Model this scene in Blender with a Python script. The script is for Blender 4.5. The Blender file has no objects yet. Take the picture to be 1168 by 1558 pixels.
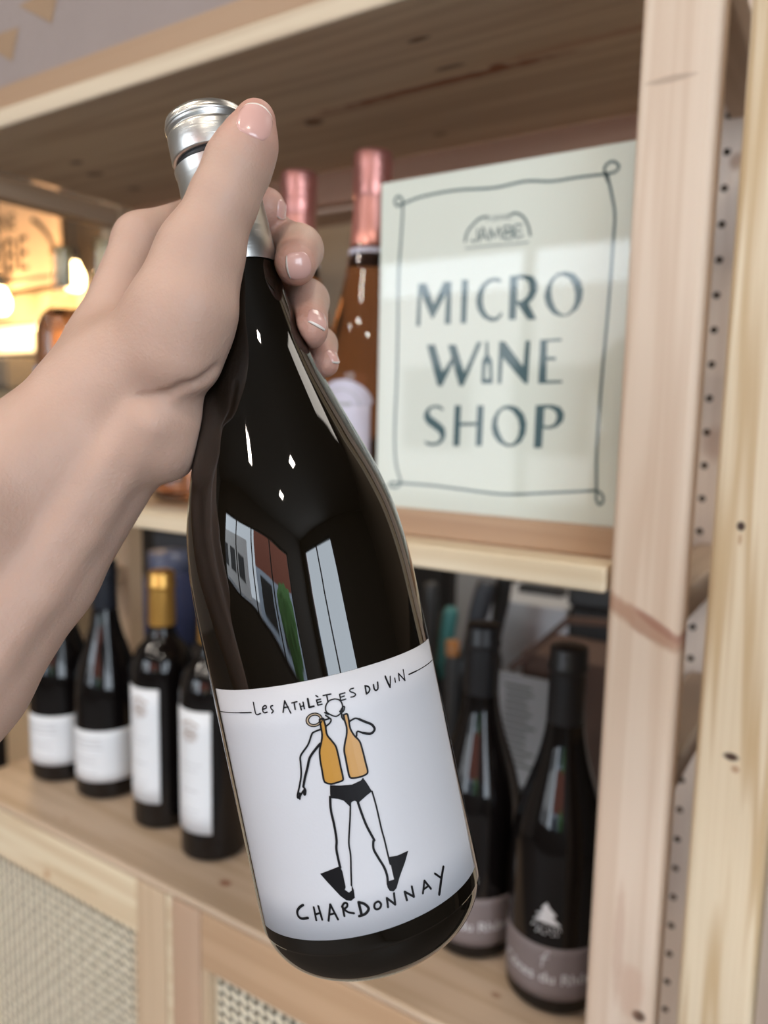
import bpy, bmesh, math, random
import numpy as np
from mathutils import Vector, Matrix, noise as mnoise
from mathutils.geometry import tessellate_polygon

random.seed(4)
SC = bpy.context.scene
COL = SC.collection
EYE = 1.35                      # height of the camera over the floor; geometry below is written relative to that height

# ------------------------------------------------------------------ camera
cam_data = bpy.data.cameras.new('camera')
cam = bpy.data.objects.new('camera', cam_data)
COL.objects.link(cam)
RC = [[0.842155,0.084099,-0.532636],[0.538871,-0.094997,0.837014],[0.019793,-0.991919,-0.125321]]
right = Vector((RC[0][0], RC[1][0], RC[2][0])); down = Vector((RC[0][1], RC[1][1], RC[2][1])); fwd = Vector((RC[0][2], RC[1][2], RC[2][2]))
M = Matrix.Identity(4)
for i in range(3):
    M[i][0] = right[i]; M[i][1] = -down[i]; M[i][2] = -fwd[i]
M[2][3] = EYE
cam.matrix_world = M
cam_data.sensor_fit = 'VERTICAL'; cam_data.sensor_height = 36.0; cam_data.sensor_width = 27.0
cam_data.lens = 1165.0 / 1558.0 * 36.0
cam_data.clip_start = 0.01
cam_data.dof.use_dof = True
cam_data.dof.focus_distance = 0.262
cam_data.dof.aperture_fstop = 7.0
SC.camera = cam

# ------------------------------------------------------------------ world, lights, exposure
wd = bpy.data.worlds.new('sky'); SC.world = wd; wd.use_nodes = True
bg = wd.node_tree.nodes['Background']
bg.inputs[0].default_value = (0.80, 0.90, 1.0, 1); bg.inputs[1].default_value = 7.5
SC.view_settings.view_transform = 'Standard'; SC.view_settings.look = 'None'
SC.view_settings.exposure = 0.28; SC.view_settings.gamma = 1.0
SC.view_settings.use_curve_mapping = False
SC.cycles.max_bounces = 10; SC.cycles.transmission_bounces = 10; SC.cycles.diffuse_bounces = 4
SC.cycles.caustics_refractive = False; SC.cycles.caustics_reflective = False
SC.cycles.sample_clamp_indirect = 6.0

def area(name, loc, aim, sx, sy, power, col, portal=False):
    l = bpy.data.lights.new(name, 'AREA'); l.shape = 'RECTANGLE'; l.size = sx; l.size_y = sy
    l.energy = power; l.color = col
    o = bpy.data.objects.new(name, l); COL.objects.link(o)
    o.location = Vector((loc[0], loc[1], loc[2] + EYE))
    o.rotation_euler = (Vector(aim)).to_track_quat('-Z', 'Y').to_euler()
    if portal: l.cycles.is_portal = True
    return o
# daylight enters through the shop front behind the camera; the portals only guide the sampling of the sky
area('shopfront_portal', (-0.65, -2.78, 0.22), (0, 1, 0), 3.9, 1.44, 1, (1, 1, 1), True)
area('side_window_portal', (2.38, -1.525, 0.35), (-1, 0, 0), 1.95, 1.9, 1, (1, 1, 1), True)
# ceiling lamps of the shop
for lx, ly in ((-1.9, -1.6), (-1.9, -.6), (-.6, -1.6), (-.6, -.55), (.7, -1.6), (.7, -.6)):
    area('ceiling_spot_light', (lx, ly, 1.52), (0, 0, -1), .14, .14, 7, (1.0, 0.90, 0.78))
area('bar_fill_light', (-0.2, 1.35, 1.5), (0, 0, -1), 2.0, 0.6, 16, (1.0, 0.92, 0.82))  # fill light added to brighten the rear post and the back area

# ------------------------------------------------------------------ helpers
def tag(o, label=None, cat=None, group=None, kind=None):
    if label: o['label'] = label
    if cat: o['category'] = cat
    if group: o['group'] = group
    if kind: o['kind'] = kind
    return o
def empty(name, loc, label, cat, group=None):
    o = bpy.data.objects.new(name, None); COL.objects.link(o); o.empty_display_size = .02
    o.location = Vector((loc[0], loc[1], loc[2] + EYE))
    return tag(o, label, cat, group)
def mesh_obj(name, verts, faces, mat, parent=None, smooth=False, local=False, mats=None, fmat=None):
    """verts are relative to the camera height point unless local (then in the parent's space)"""
    me = bpy.data.meshes.new(name)
    me.from_pydata([tuple(map(float, v)) for v in verts], [], [tuple(map(int, f)) for f in faces]); me.validate(); me.update()
    for m in (mats or [mat]): me.materials.append(m)
    if fmat is not None:
        me.polygons.foreach_set('material_index', fmat)
    if smooth: me.polygons.foreach_set('use_smooth', [True] * len(me.polygons))
    return link(name, me, parent, local)
def link(name, me, parent=None, local=False):
    o = bpy.data.objects.new(name, me); COL.objects.link(o)
    if parent is None: o.location = (0, 0, EYE)
    else:
        o.parent = parent
        if not local:
            p = parent; off = Vector((0, 0, EYE))
            while p is not None: off -= p.location; p = p.parent
            o.location = off
    return o
def bm_obj(name, bm, mat, parent=None, smooth=False, local=False):
    me = bpy.data.meshes.new(name); bm.normal_update(); bm.to_mesh(me); bm.free()
    me.materials.append(mat)
    if smooth: me.polygons.foreach_set('use_smooth', [True] * len(me.polygons))
    return link(name, me, parent, local)
def box_bm(x0, x1, y0, y1, z0, z1, bev=.002, seg=2):
    bm = bmesh.new()
    v = [bm.verts.new((x, y, z)) for x in (x0, x1) for y in (y0, y1) for z in (z0, z1)]
    for f in ((0, 1, 3, 2), (4, 6, 7, 5), (0, 4, 5, 1), (2, 3, 7, 6), (0, 2, 6, 4), (1, 5, 7, 3)): bm.faces.new([v[i] for i in f])
    bmesh.ops.recalc_face_normals(bm, faces=bm.faces)
    if bev: bmesh.ops.bevel(bm, geom=bm.edges[:], offset=bev, segments=seg, profile=.5, affect='EDGES')
    return bm
def box(name, x0, x1, y0, y1, z0, z1, mat, parent=None, bev=.002, seg=2, local=False):
    return bm_obj(name, box_bm(x0, x1, y0, y1, z0, z1, bev, seg), mat, parent, False, local)
def lathe_data(prof, n=48, a0=0, a1=2 * math.pi, center=(0, 0, 0)):
    V, F = [], []; full = abs(a1 - a0 - 2 * math.pi) < 1e-6
    m = n if full else n + 1
    for r, z in prof:
        for k in range(m):
            t = a0 + (a1 - a0) * k / n
            V.append((center[0] + r * math.cos(t), center[1] + r * math.sin(t), center[2] + z))
    for i in range(len(prof) - 1):
        for k in range(n):
            k2 = (k + 1) % m
            F.append((i * m + k, i * m + k2, (i + 1) * m + k2, (i + 1) * m + k))
    return V, F
def lathe(name, prof, mat, parent, n=48, a0=0, a1=2 * math.pi, smooth=True, center=(0, 0, 0), local=True):
    V, F = lathe_data(prof, n, a0, a1, center)
    return mesh_obj(name, V, F, mat, parent, smooth, local)
def smooth_prof(p, sub=5):
    """Catmull-Rom through profile points"""
    out = []
    for i in range(len(p) - 1):
        p0 = p[max(i - 1, 0)]; p1 = p[i]; p2 = p[i + 1]; p3 = p[min(i + 2, len(p) - 1)]
        for k in range(sub):
            t = k / sub
            out.append(tuple(.5 * ((2 * p1[j]) + (-p0[j] + p2[j]) * t + (2 * p0[j] - 5 * p1[j] + 4 * p2[j] - p3[j]) * t * t + (-p0[j] + 3 * p1[j] - 3 * p2[j] + p3[j]) * t ** 3) for j in range(2)))
    out.append(tuple(p[-1])); return out
def children(o): return [c for c in bpy.data.objects if c.parent == o]
def copy_tree(o, parent=None, kids=None):
    c = o.copy(); COL.objects.link(c); c.parent = parent
    for ch in children(o):
        copy_tree(ch, c)
    return c

# flat print: strokes and filled shapes in 2D, mapped on a surface by fn(u, v, height)
def resample(pts, step):
    if len(pts) > 2:
        q = []
        for i in range(len(pts) - 1):
            p0 = pts[max(i - 1, 0)]; p1 = pts[i]; p2 = pts[i + 1]; p3 = pts[min(i + 2, len(pts) - 1)]
            for k in range(5):
                t = k / 5
                q.append(tuple(.5 * ((2 * p1[j]) + (-p0[j] + p2[j]) * t + (2 * p0[j] - 5 * p1[j] + 4 * p2[j] - p3[j]) * t * t + (-p0[j] + 3 * p1[j] - 3 * p2[j] + p3[j]) * t ** 3) for j in range(2)))
        q.append(tuple(pts[-1])); pts = q
    out = [pts[0]]
    for a, b in zip(pts, pts[1:]):
        L = math.dist(a, b); n = max(1, int(L / step))
        for k in range(1, n + 1): out.append((a[0] + (b[0] - a[0]) * k / n, a[1] + (b[1] - a[1]) * k / n))
    return [p for i, p in enumerate(out) if i == 0 or math.dist(p, out[i - 1]) > 1e-6]
def stroke_data(strokes, fn, h, step=1.2):
    V, F = [], []
    for w, pts in strokes:
        p = resample([tuple(q) for q in pts], step); b = len(V); n = len(p)
        for i in range(n):
            a, c = p[max(i - 1, 0)], p[min(i + 1, n - 1)]
            dx, dy = c[0] - a[0], c[1] - a[1]; L = math.hypot(dx, dy) or 1; nx, ny = -dy / L * w / 2, dx / L * w / 2
            V.append(fn(p[i][0] + nx, p[i][1] + ny, h)); V.append(fn(p[i][0] - nx, p[i][1] - ny, h))
        for i in range(n - 1): F.append((b + 2 * i, b + 2 * i + 1, b + 2 * i + 3, b + 2 * i + 2))
        for e, s in ((0, -1), (n - 1, 1)):                        # round caps
            o = p[1] if e == 0 else p[n - 2]; ang = math.atan2(p[e][1] - o[1], p[e][0] - o[0]); c0 = len(V)
            V.append(fn(p[e][0], p[e][1], h))
            for k in range(7):
                t = ang - math.pi / 2 + math.pi * k / 6
                V.append(fn(p[e][0] + w / 2 * math.cos(t), p[e][1] + w / 2 * math.sin(t), h))
            for k in range(6): F.append((c0, c0 + 1 + k, c0 + 2 + k))
    return V, F
def fill_data(shapes, fn, h, slab=2.0):
    V, F = [], []
    for loops in shapes:
        flat = [(x, y) for l in loops for x, y in l]
        tris = tessellate_polygon([[Vector((x, y, 0)) for x, y in l] for l in loops])
        bm = bmesh.new(); vs = [bm.verts.new((x, y, 0)) for x, y in flat]
        for t in tris:
            try: bm.faces.new([vs[i] for i in t])
            except ValueError: pass
        if slab:
            xs = [q[0] for q in flat]; x = math.ceil(min(xs) / slab) * slab
            while x < max(xs):
                bmesh.ops.bisect_plane(bm, geom=bm.verts[:] + bm.edges[:] + bm.faces[:], plane_co=(x, 0, 0), plane_no=(1, 0, 0)); x += slab
        b = len(V); bm.verts.index_update()
        for v in bm.verts: V.append(fn(v.co.x, v.co.y, h))
        for f in bm.faces: F.append([b + v.index for v in f.verts])
        bm.free()
    return V, F
def text_shapes(body, size):
    """triangles of a line of lettering in the built-in face, as (verts2d, faces)"""
    cu = bpy.data.curves.new('lettering', 'FONT'); cu.body = body; cu.size = size; cu.align_x = 'CENTER'; cu.resolution_u = 3
    ob = bpy.data.objects.new('lettering', cu); COL.objects.link(ob)
    dg = bpy.context.evaluated_depsgraph_get(); me = ob.evaluated_get(dg).to_mesh()
    V = [(v.co.x, v.co.y) for v in me.vertices]; F = [tuple(p.vertices) for p in me.polygons]
    ob.evaluated_get(dg).to_mesh_clear(); bpy.data.objects.remove(ob); bpy.data.curves.remove(cu)
    return V, F
def cyl_map(R):
    """u along the girth (mm, 0 at the front -Y), v height (mm)"""
    def fn(u, v, h):
        t = u / 1000 / R; r = R + h
        return (r * math.sin(t), -r * math.cos(t), v / 1000)
    return fn
def wrap_label(name, R, u0, u1, v0, v1, mat, parent, h=.0003, n=40, corners=None, fn=None):
    fn = fn or cyl_map(R); V, F = [], []; m = 6
    c = corners or [(u0, v0), (u1, v0), (u1, v1), (u0, v1)]
    def bl(s, t): return tuple((1 - s) * (1 - t) * c[0][j] + s * (1 - t) * c[1][j] + s * t * c[2][j] + (1 - s) * t * c[3][j] for j in (0, 1))
    for j in range(m + 1):
        for i in range(n + 1): V.append(fn(*bl(i / n, j / m), h))
    for j in range(m):
        for i in range(n): a = j * (n + 1) + i; F.append((a, a + 1, a + n + 2, a + n + 1))
    e = len(V)                                                     # turned-in rim, so the paper has an edge
    ring = [i for i in range(n + 1)] + [j * (n + 1) + n for j in range(1, m + 1)] + [m * (n + 1) + i for i in range(n - 1, -1, -1)] + [j * (n + 1) for j in range(m - 1, 0, -1)]
    par = [(i / n, 0) for i in range(n + 1)] + [(1, j / m) for j in range(1, m + 1)] + [(i / n, 1) for i in range(n - 1, -1, -1)] + [(0, j / m) for j in range(m - 1, 0, -1)]
    for s, t in par: V.append(fn(*bl(s, t), -.0002))
    k = len(ring)
    for i in range(k): F.append((ring[i], e + i, e + (i + 1) % k, ring[(i + 1) % k]))
    return mesh_obj(name, V, F, mat, parent, True, True)

# ------------------------------------------------------------------ materials
def newmat(name):
    m = bpy.data.materials.new(name); m.use_nodes = True
    return m, m.node_tree, m.node_tree.nodes['Principled BSDF']
def plain(name, col, rough=.5, metal=0, spec=.5, bump=0, bscale=200, coat=0, var=0, vscale=20, emit=None, estr=0):
    m, nt, b = newmat(name)
    b.inputs['Base Color'].default_value = (*col, 1); b.inputs['Roughness'].default_value = rough; b.inputs['Metallic'].default_value = metal
    b.inputs['Specular IOR Level'].default_value = spec; b.inputs['Coat Weight'].default_value = coat; b.inputs['Coat Roughness'].default_value = .05
    tc = nt.nodes.new('ShaderNodeTexCoord')
    if var:
        n = nt.nodes.new('ShaderNodeTexNoise'); n.inputs['Scale'].default_value = vscale; n.inputs['Detail'].default_value = 5
        nt.links.new(tc.outputs['Object'], n.inputs['Vector'])
        r = nt.nodes.new('ShaderNodeMix'); r.data_type = 'RGBA'
        r.inputs[6].default_value = (*[c * (1 - var) for c in col], 1); r.inputs[7].default_value = (*[min(1, c * (1 + var)) for c in col], 1)
        nt.links.new(n.outputs['Fac'], r.inputs[0]); nt.links.new(r.outputs[2], b.inputs['Base Color'])
    if bump:
        n = nt.nodes.new('ShaderNodeTexNoise'); n.inputs['Scale'].default_value = bscale; n.inputs['Detail'].default_value = 4
        nt.links.new(tc.outputs['Object'], n.inputs['Vector'])
        bp = nt.nodes.new('ShaderNodeBump'); bp.inputs['Strength'].default_value = bump; bp.inputs['Distance'].default_value = .001
        nt.links.new(n.outputs['Fac'], bp.inputs['Height']); nt.links.new(bp.outputs[0], b.inputs['Normal'])
    if emit:
        b.inputs['Emission Color'].default_value = (*emit, 1); b.inputs['Emission Strength'].default_value = estr
    return m
def glass(name, col, rough=.02, ior=1.45):
    m, nt, b = newmat(name)
    b.inputs['Base Color'].default_value = (*col, 1); b.inputs['Roughness'].default_value = rough
    b.inputs['Transmission Weight'].default_value = 1; b.inputs['IOR'].default_value = ior
    return m
def wood(name, c1, c2, axis='X', knots=(), plane='XY', rough=.5, ring=1.0, seed=0.0, stripe=None, coat=0):
    """pine: grain along axis; knots = (p, q, rp, rq, colour, strength) in the plane's two coordinates"""
    m, nt, b = newmat(name); N = nt.nodes.new; Lk = nt.links.new
    tc = N('ShaderNodeTexCoord'); mp = N('ShaderNodeMapping'); Lk(tc.outputs['Object'], mp.inputs['Vector'])
    s = {'X': (1.3, 38, 38), 'Y': (38, 1.3, 38), 'Z': (38, 38, 1.3)}[axis]
    mp.inputs['Scale'].default_value = s; mp.inputs['Location'].default_value = (seed, seed * .7, seed * 1.3)
    n1 = N('ShaderNodeTexNoise'); n1.inputs['Scale'].default_value = 1.6 * ring; n1.inputs['Detail'].default_value = 2.5; n1.inputs['Distortion'].default_value = .25
    Lk(mp.outputs[0], n1.inputs['Vector'])
    wv = N('ShaderNodeMath'); wv.operation = 'MULTIPLY'; wv.inputs[1].default_value = 36 * ring; Lk(n1.outputs['Fac'], wv.inputs[0])
    sn = N('ShaderNodeMath'); sn.operation = 'SINE'; Lk(wv.outputs[0], sn.inputs[0])
    mr = N('ShaderNodeMapRange'); mr.inputs[1].default_value = -.4; mr.inputs[2].default_value = 1.0; Lk(sn.outputs[0], mr.inputs[0])
    mp2 = N('ShaderNodeMapping'); mp2.inputs['Scale'].default_value = tuple(v * 14 if v > 2 else 5 for v in s); Lk(tc.outputs['Object'], mp2.inputs['Vector'])
    n2 = N('ShaderNodeTexNoise'); n2.inputs['Scale'].default_value = 1.5; n2.inputs['Detail'].default_value = 3; Lk(mp2.outputs[0], n2.inputs['Vector'])
    ad = N('ShaderNodeMath'); ad.operation = 'MULTIPLY_ADD'; ad.inputs[1].default_value = .6; Lk(mr.outputs[0], ad.inputs[0])
    sc = N('ShaderNodeMath'); sc.operation = 'MULTIPLY'; sc.inputs[1].default_value = .45; Lk(n2.outputs['Fac'], sc.inputs[0]); Lk(sc.outputs[0], ad.inputs[2])
    mx = N('ShaderNodeMix'); mx.data_type = 'RGBA'; mx.inputs[6].default_value = (*c1, 1); mx.inputs[7].default_value = (*c2, 1)
    Lk(ad.outputs[0], mx.inputs[0]); out = mx.outputs[2]
    sep = N('ShaderNodeSeparateXYZ'); Lk(tc.outputs['Object'], sep.inputs[0])
    nd = N('ShaderNodeTexNoise'); nd.inputs['Scale'].default_value = 60; Lk(tc.outputs['Object'], nd.inputs['Vector'])
    if stripe:                                                     # glued staves of different tone: (coordinate, limit, width, colour)
        for ax, lim, wd_, colr, amt in stripe:
            r = N('ShaderNodeMapRange'); r.inputs[1].default_value = lim; r.inputs[2].default_value = lim + wd_; r.inputs[4].default_value = amt
            Lk(sep.outputs[ax], r.inputs[0]); x = N('ShaderNodeMix'); x.data_type = 'RGBA'; x.blend_type = 'MULTIPLY'; x.inputs[7].default_value = (*colr, 1)
            Lk(r.outputs[0], x.inputs[0]); Lk(out, x.inputs[6]); out = x.outputs[2]
    for p, q, rp, rq, colr, st, *shear in knots:
        ip, iq = 'XYZ'.index(plane[0]), 'XYZ'.index(plane[1]); terms = []
        for ax, c0, rr in ((ip, p, rp), (iq, q, rq)):
            a1 = N('ShaderNodeMath'); a1.operation = 'SUBTRACT'; a1.inputs[1].default_value = c0; Lk(sep.outputs[ax], a1.inputs[0])
            a2 = N('ShaderNodeMath'); a2.operation = 'DIVIDE'; a2.inputs[1].default_value = rr; Lk(a1.outputs[0], a2.inputs[0])
            a3 = N('ShaderNodeMath'); a3.operation = 'POWER'; a3.inputs[1].default_value = 2; Lk(a2.outputs[0], a3.inputs[0]); terms.append(a3)
        if shear:                                                  # slanted knot: the second coordinate drifts with the first
            a1 = N('ShaderNodeMath'); a1.operation = 'SUBTRACT'; a1.inputs[1].default_value = p; Lk(sep.outputs[ip], a1.inputs[0])
            a2 = N('ShaderNodeMath'); a2.operation = 'MULTIPLY_ADD'; a2.inputs[1].default_value = -shear[0]; Lk(a1.outputs[0], a2.inputs[0]); Lk(sep.outputs[iq], a2.inputs[2])
            a3 = N('ShaderNodeMath'); a3.operation = 'SUBTRACT'; a3.inputs[1].default_value = q; Lk(a2.outputs[0], a3.inputs[0])
            a4 = N('ShaderNodeMath'); a4.operation = 'DIVIDE'; a4.inputs[1].default_value = rq; Lk(a3.outputs[0], a4.inputs[0])
            a5 = N('ShaderNodeMath'); a5.operation = 'POWER'; a5.inputs[1].default_value = 2; Lk(a4.outputs[0], a5.inputs[0]); terms[1] = a5
        sm = N('ShaderNodeMath'); Lk(terms[0].outputs[0], sm.inputs[0]); Lk(terms[1].outputs[0], sm.inputs[1])
        jt = N('ShaderNodeMath'); jt.operation = 'MULTIPLY_ADD'; jt.inputs[1].default_value = 1.2; jt.inputs[2].default_value = -.6; Lk(nd.outputs['Fac'], jt.inputs[0])
        s2 = N('ShaderNodeMath'); Lk(sm.outputs[0], s2.inputs[0]); Lk(jt.outputs[0], s2.inputs[1])
        r = N('ShaderNodeMapRange'); r.inputs[1].default_value = 1.15; r.inputs[2].default_value = .35; r.inputs[3].default_value = 0; r.inputs[4].default_value = st
        Lk(s2.outputs[0], r.inputs[0]); x = N('ShaderNodeMix'); x.data_type = 'RGBA'; x.inputs[7].default_value = (*colr, 1)
        Lk(r.outputs[0], x.inputs[0]); Lk(out, x.inputs[6]); out = x.outputs[2]
    Lk(out, b.inputs['Base Color']); b.inputs['Roughness'].default_value = rough; b.inputs['Coat Weight'].default_value = coat; b.inputs['Coat Roughness'].default_value = .3
    bp = N('ShaderNodeBump'); bp.inputs['Strength'].default_value = .15; bp.inputs['Distance'].default_value = .0006
    Lk(ad.outputs[0], bp.inputs['Height']); Lk(bp.outputs[0], b.inputs['Normal'])
    return m

DK = (.16, .075, .04)
CREAM, CREAM2 = (.78, .61, .42), (.60, .43, .26)
PINK, PINK2 = (.74, .54, .42), (.60, .42, .30)
m_front_post = wood('pine_post_pinkish', (.78, .64, .52), (.66, .50, .38), 'Z', [(-.120, -.133, .040, .0085, (.42, .23, .15), .8, -.52), (-.108, -.134, .022, .004, (.36, .17, .12), .7, -.6), (-.105, -.411, .005, .005, (.1, .05, .03), .95), (-.123, .206, .016, .0025, (.45, .33, .25), .8), (-.122, -.36, .004, .05, (.55, .36, .26), .5), (-.112, -.395, .01, .02, (.55, .33, .23), .4)], 'XZ', ring=.7, seed=1.3)
m_front_post_b = wood('pine_post_cream', (.85, .73, .55), (.55, .38, .20), 'Z', [(-.0648, -.063, .0026, .0032, (.05, .025, .015), 1), (-.0648, -.071, .0012, .004, (.45, .25, .12), .8), (-.060, -.2095, .0055, .0033, (.06, .03, .02), 1), (-.057, -.217, .003, .003, (.4, .2, .1), .7), (-.045, .02, .004, .002, (.55, .3, .12), .7)], 'XZ', ring=.8, seed=4.1)
m_rear_post = wood('pine_rear_post', (.80, .68, .58), (.68, .55, .45), 'Z', [(-.128, .235, .006, .009, (.35, .2, .12), .7), (-.125, -.02, .015, .02, (.42, .27, .2), .6)], 'XZ', ring=.6, seed=7)
m_rung = wood('pine_rung', (.55, .41, .29), (.45, .32, .21), 'Y', ring=.6, seed=2)
m_top_shelf = wood('pine_upper_board', (.77, .65, .49), (.58, .45, .32), 'X',
    [(-.302, .6435, .010, .007, (.30, .12, .06), .9), (-.36, .648, .14, .006, (.33, .13, .07), .95), (-.20, .636, .12, .006, (.45, .22, .12), .5), (-.47, .655, .07, .003, (.36, .17, .1), .7), (-.338, .623, .016, .004, (.17, .09, .05), .9), (-.3365, .567, .012, .0035, (.15, .08, .04), .9), (-.856, .625, .012, .007, DK, .85), (-.876, .6665, .015, .008, DK, .85), (-.882, .735, .012, .008, DK, .7), (-.519, .6656, .013, .008, DK, .9), (-.421, .759, .010, .006, (.3, .2, .1), .7)], 'XY', ring=.55, seed=3, rough=.6)
m_mid_shelf = wood('pine_middle_board', (.84, .72, .54), (.66, .51, .33), 'X', stripe=[(1, .535, .004, (.62, .48, .42), .9)], ring=.6, seed=5)
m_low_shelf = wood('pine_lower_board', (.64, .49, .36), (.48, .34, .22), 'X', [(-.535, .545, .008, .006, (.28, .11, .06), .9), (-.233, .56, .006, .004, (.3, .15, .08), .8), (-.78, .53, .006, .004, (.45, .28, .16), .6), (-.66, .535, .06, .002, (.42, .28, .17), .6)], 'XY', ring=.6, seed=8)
m_door = wood('pine_door_rail', (.84, .72, .52), (.66, .50, .32), 'X', [(-.79, -.552, .006, .006, (.5, .27, .12), .8), (-.745, -.54, .06, .004, (.55, .38, .2), .5)], 'XZ', ring=.7, seed=9)
m_stile = wood('pine_door_stile', (.66, .50, .34), (.55, .39, .25), 'Z', ring=.6, seed=11)
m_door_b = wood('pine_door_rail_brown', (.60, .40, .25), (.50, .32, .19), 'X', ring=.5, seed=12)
m_block = wood('sign_block_wood', (.46, .30, .19), (.38, .23, .14), 'X', ring=.6, seed=13, rough=.4)
m_brace = wood('back_rail_reddish', (.56, .33, .23), (.46, .25, .17), 'X', ring=.5, seed=14)
m_hole = plain('drilled_hole_shade', (.10, .06, .04), .8)  # shade inside the holes, put into the colour of their walls
m_cane = plain('cane', (.80, .72, .56), .5, var=.15, vscale=60)
m_dark = plain('dark_void_paint', (.012, .010, .009), .6)
m_wall = plain('wall_brown', (.26, .20, .145), .8, var=.12, vscale=3)
m_wall_l = plain('wall_plaster', (.30, .26, .22), .85, var=.05, vscale=4)
m_wall_d = plain('wall_dark_paint', (.16, .14, .125), .8, var=.1, vscale=4)
m_ceil = plain('ceiling_paint', (.22, .20, .18), .9, var=.04)
m_floor = plain('floor_concrete', (.12, .10, .085), .6, var=.2, vscale=6)
m_frame = plain('window_frame_black', (.03, .03, .03), .4)
m_bottle = plain('bottle_glass_dark', (.004, .0028, .0015), .025, spec=.62)
m_bottle_bg = plain('bottle_glass_black', (.005, .004, .004), .05, spec=.42)
m_paper = plain('label_paper', (.57, .575, .615), .45, bump=.05, bscale=900, spec=.3)
m_ink = plain('label_ink', (.008, .0075, .009), .5, spec=.15)
m_gold = plain('label_ochre', (.47, .235, .04), .35)
m_ochre = plain('label_tan', (.42, .32, .22), .4)
m_foil, nt_, b_ = newmat('capsule_foil')
b_.inputs['Base Color'].default_value = (.62, .61, .585, 1); b_.inputs['Metallic'].default_value = 1; b_.inputs['Roughness'].default_value = .33; b_.inputs['Anisotropic'].default_value = .4
tc_ = nt_.nodes.new('ShaderNodeTexCoord'); mp_ = nt_.nodes.new('ShaderNodeMapping'); mp_.inputs['Scale'].default_value = (20, 20, 1600)
ns_ = nt_.nodes.new('ShaderNodeTexNoise'); ns_.inputs['Scale'].default_value = 1; ns_.inputs['Detail'].default_value = 3
bp_ = nt_.nodes.new('ShaderNodeBump'); bp_.inputs['Strength'].default_value = .22; bp_.inputs['Distance'].default_value = .0003
nt_.links.new(tc_.outputs['Object'], mp_.inputs[0]); nt_.links.new(mp_.outputs[0], ns_.inputs['Vector']); nt_.links.new(ns_.outputs['Fac'], bp_.inputs['Height']); nt_.links.new(bp_.outputs[0], b_.inputs['Normal'])

def thin_clear(name, tint, ior):
    m = bpy.data.materials.new(name); m.use_nodes = True; nt_ = m.node_tree; nt_.nodes.clear()
    o_ = nt_.nodes.new('ShaderNodeOutputMaterial'); mxs = nt_.nodes.new('ShaderNodeMixShader'); fr_ = nt_.nodes.new('ShaderNodeFresnel'); fr_.inputs[0].default_value = ior
    t_ = nt_.nodes.new('ShaderNodeBsdfTransparent'); t_.inputs[0].default_value = tint; g_ = nt_.nodes.new('ShaderNodeBsdfGlossy'); g_.inputs['Roughness'].default_value = .03
    ge_ = nt_.nodes.new('ShaderNodeNewGeometry'); iv_ = nt_.nodes.new('ShaderNodeMath'); iv_.operation = 'SUBTRACT'; iv_.inputs[0].default_value = 1; nt_.links.new(ge_.outputs['Backfacing'], iv_.inputs[1]); ml_ = nt_.nodes.new('ShaderNodeMath'); ml_.operation = 'MULTIPLY'; nt_.links.new(iv_.outputs[0], ml_.inputs[0]); nt_.links.new(fr_.outputs[0], ml_.inputs[1]); nt_.links.new(ml_.outputs[0], mxs.inputs[0]); nt_.links.new(t_.outputs[0], mxs.inputs[1]); nt_.links.new(g_.outputs[0], mxs.inputs[2]); nt_.links.new(mxs.outputs[0], o_.inputs[0])
    return m

# ------------------------------------------------------------------ room (setting)
def structure(o): o['kind'] = 'structure'; return o
X0, X1, Y0, Y1, ZF, ZC = -3.6, 2.4, -2.8, 1.9, -EYE, 1.55
def shell(name, *b, mat): return structure(box(name, *b, mat, None, 0))
shell('floor', X0 - .1, X1 + .1, Y0 - .1, Y1 + .1, ZF - .1, ZF, mat=m_floor)
shell('ceiling', X0 - .1, X1 + .1, Y0 - .1, Y1 + .1, ZC, ZC + .1, mat=m_ceil)
shell('wall_back', X0 - .1, X1 + .1, Y1, Y1 + .1, ZF, ZC, mat=m_wall)
shell('wall_left', X0 - .1, X0, Y0, Y1, ZF, ZC, mat=m_wall_l)
def wall_with_hole(name, axis, pos, a0, a1, h0, h1, o0, o1, oz0, oz1, mat):
    bm = bmesh.new()
    for (p, q, r, s) in ((a0, o0, h0, h1), (o1, a1, h0, h1), (o0, o1, h0, oz0), (o0, o1, oz1, h1)):
        t = box_bm(p, q, pos, pos + .1, r, s, 0) if axis == 'X' else box_bm(pos, pos + .1, p, q, r, s, 0)
        me = bpy.data.meshes.new('t'); t.to_mesh(me); t.free(); bm.from_mesh(me); bpy.data.meshes.remove(me)
    return structure(bm_obj(name, bm, mat))
wall_with_hole('wall_front', 'X', Y0 - .1, X0, X1, ZF, ZC, -2.6, 1.3, -.5, .94, m_wall_d)
wall_with_hole('wall_right', 'Y', X1, Y0, Y1, ZF, ZC, -2.5, -.55, -.6, 1.3, m_wall_d)
def window(name, axis, pos, a0, a1, z0, z1, nm):
    w = bpy.data.objects.new(name, None); COL.objects.link(w); w.location = ((a0 + a1) / 2, pos, z0 + EYE) if axis == 'X' else (pos, (a0 + a1) / 2, z0 + EYE)
    structure(w)
    def bar(p, q, r, s, nme='mullion'):
        b = (p, q, pos - .03, pos + .03, r, s) if axis == 'X' else (pos - .03, pos + .03, p, q, r, s)
        box(nme, *b, m_frame, w, .004)
    bar(a0, a1, z0, z0 + .05, 'window_frame'); bar(a0, a1, z1 - .05, z1, 'window_frame')
    for k in range(nm + 1):
        x = a0 + (a1 - a0) * k / nm; bar(x - .025, x + .025, z0 + .05, z1 - .05)
window('window_1', 'X', Y0 - .05, -2.6, 1.3, -.5, .94, 4)
window('window_2', 'Y', X1 + .05, -2.5, -.55, -.6, 1.3, 2)
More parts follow.
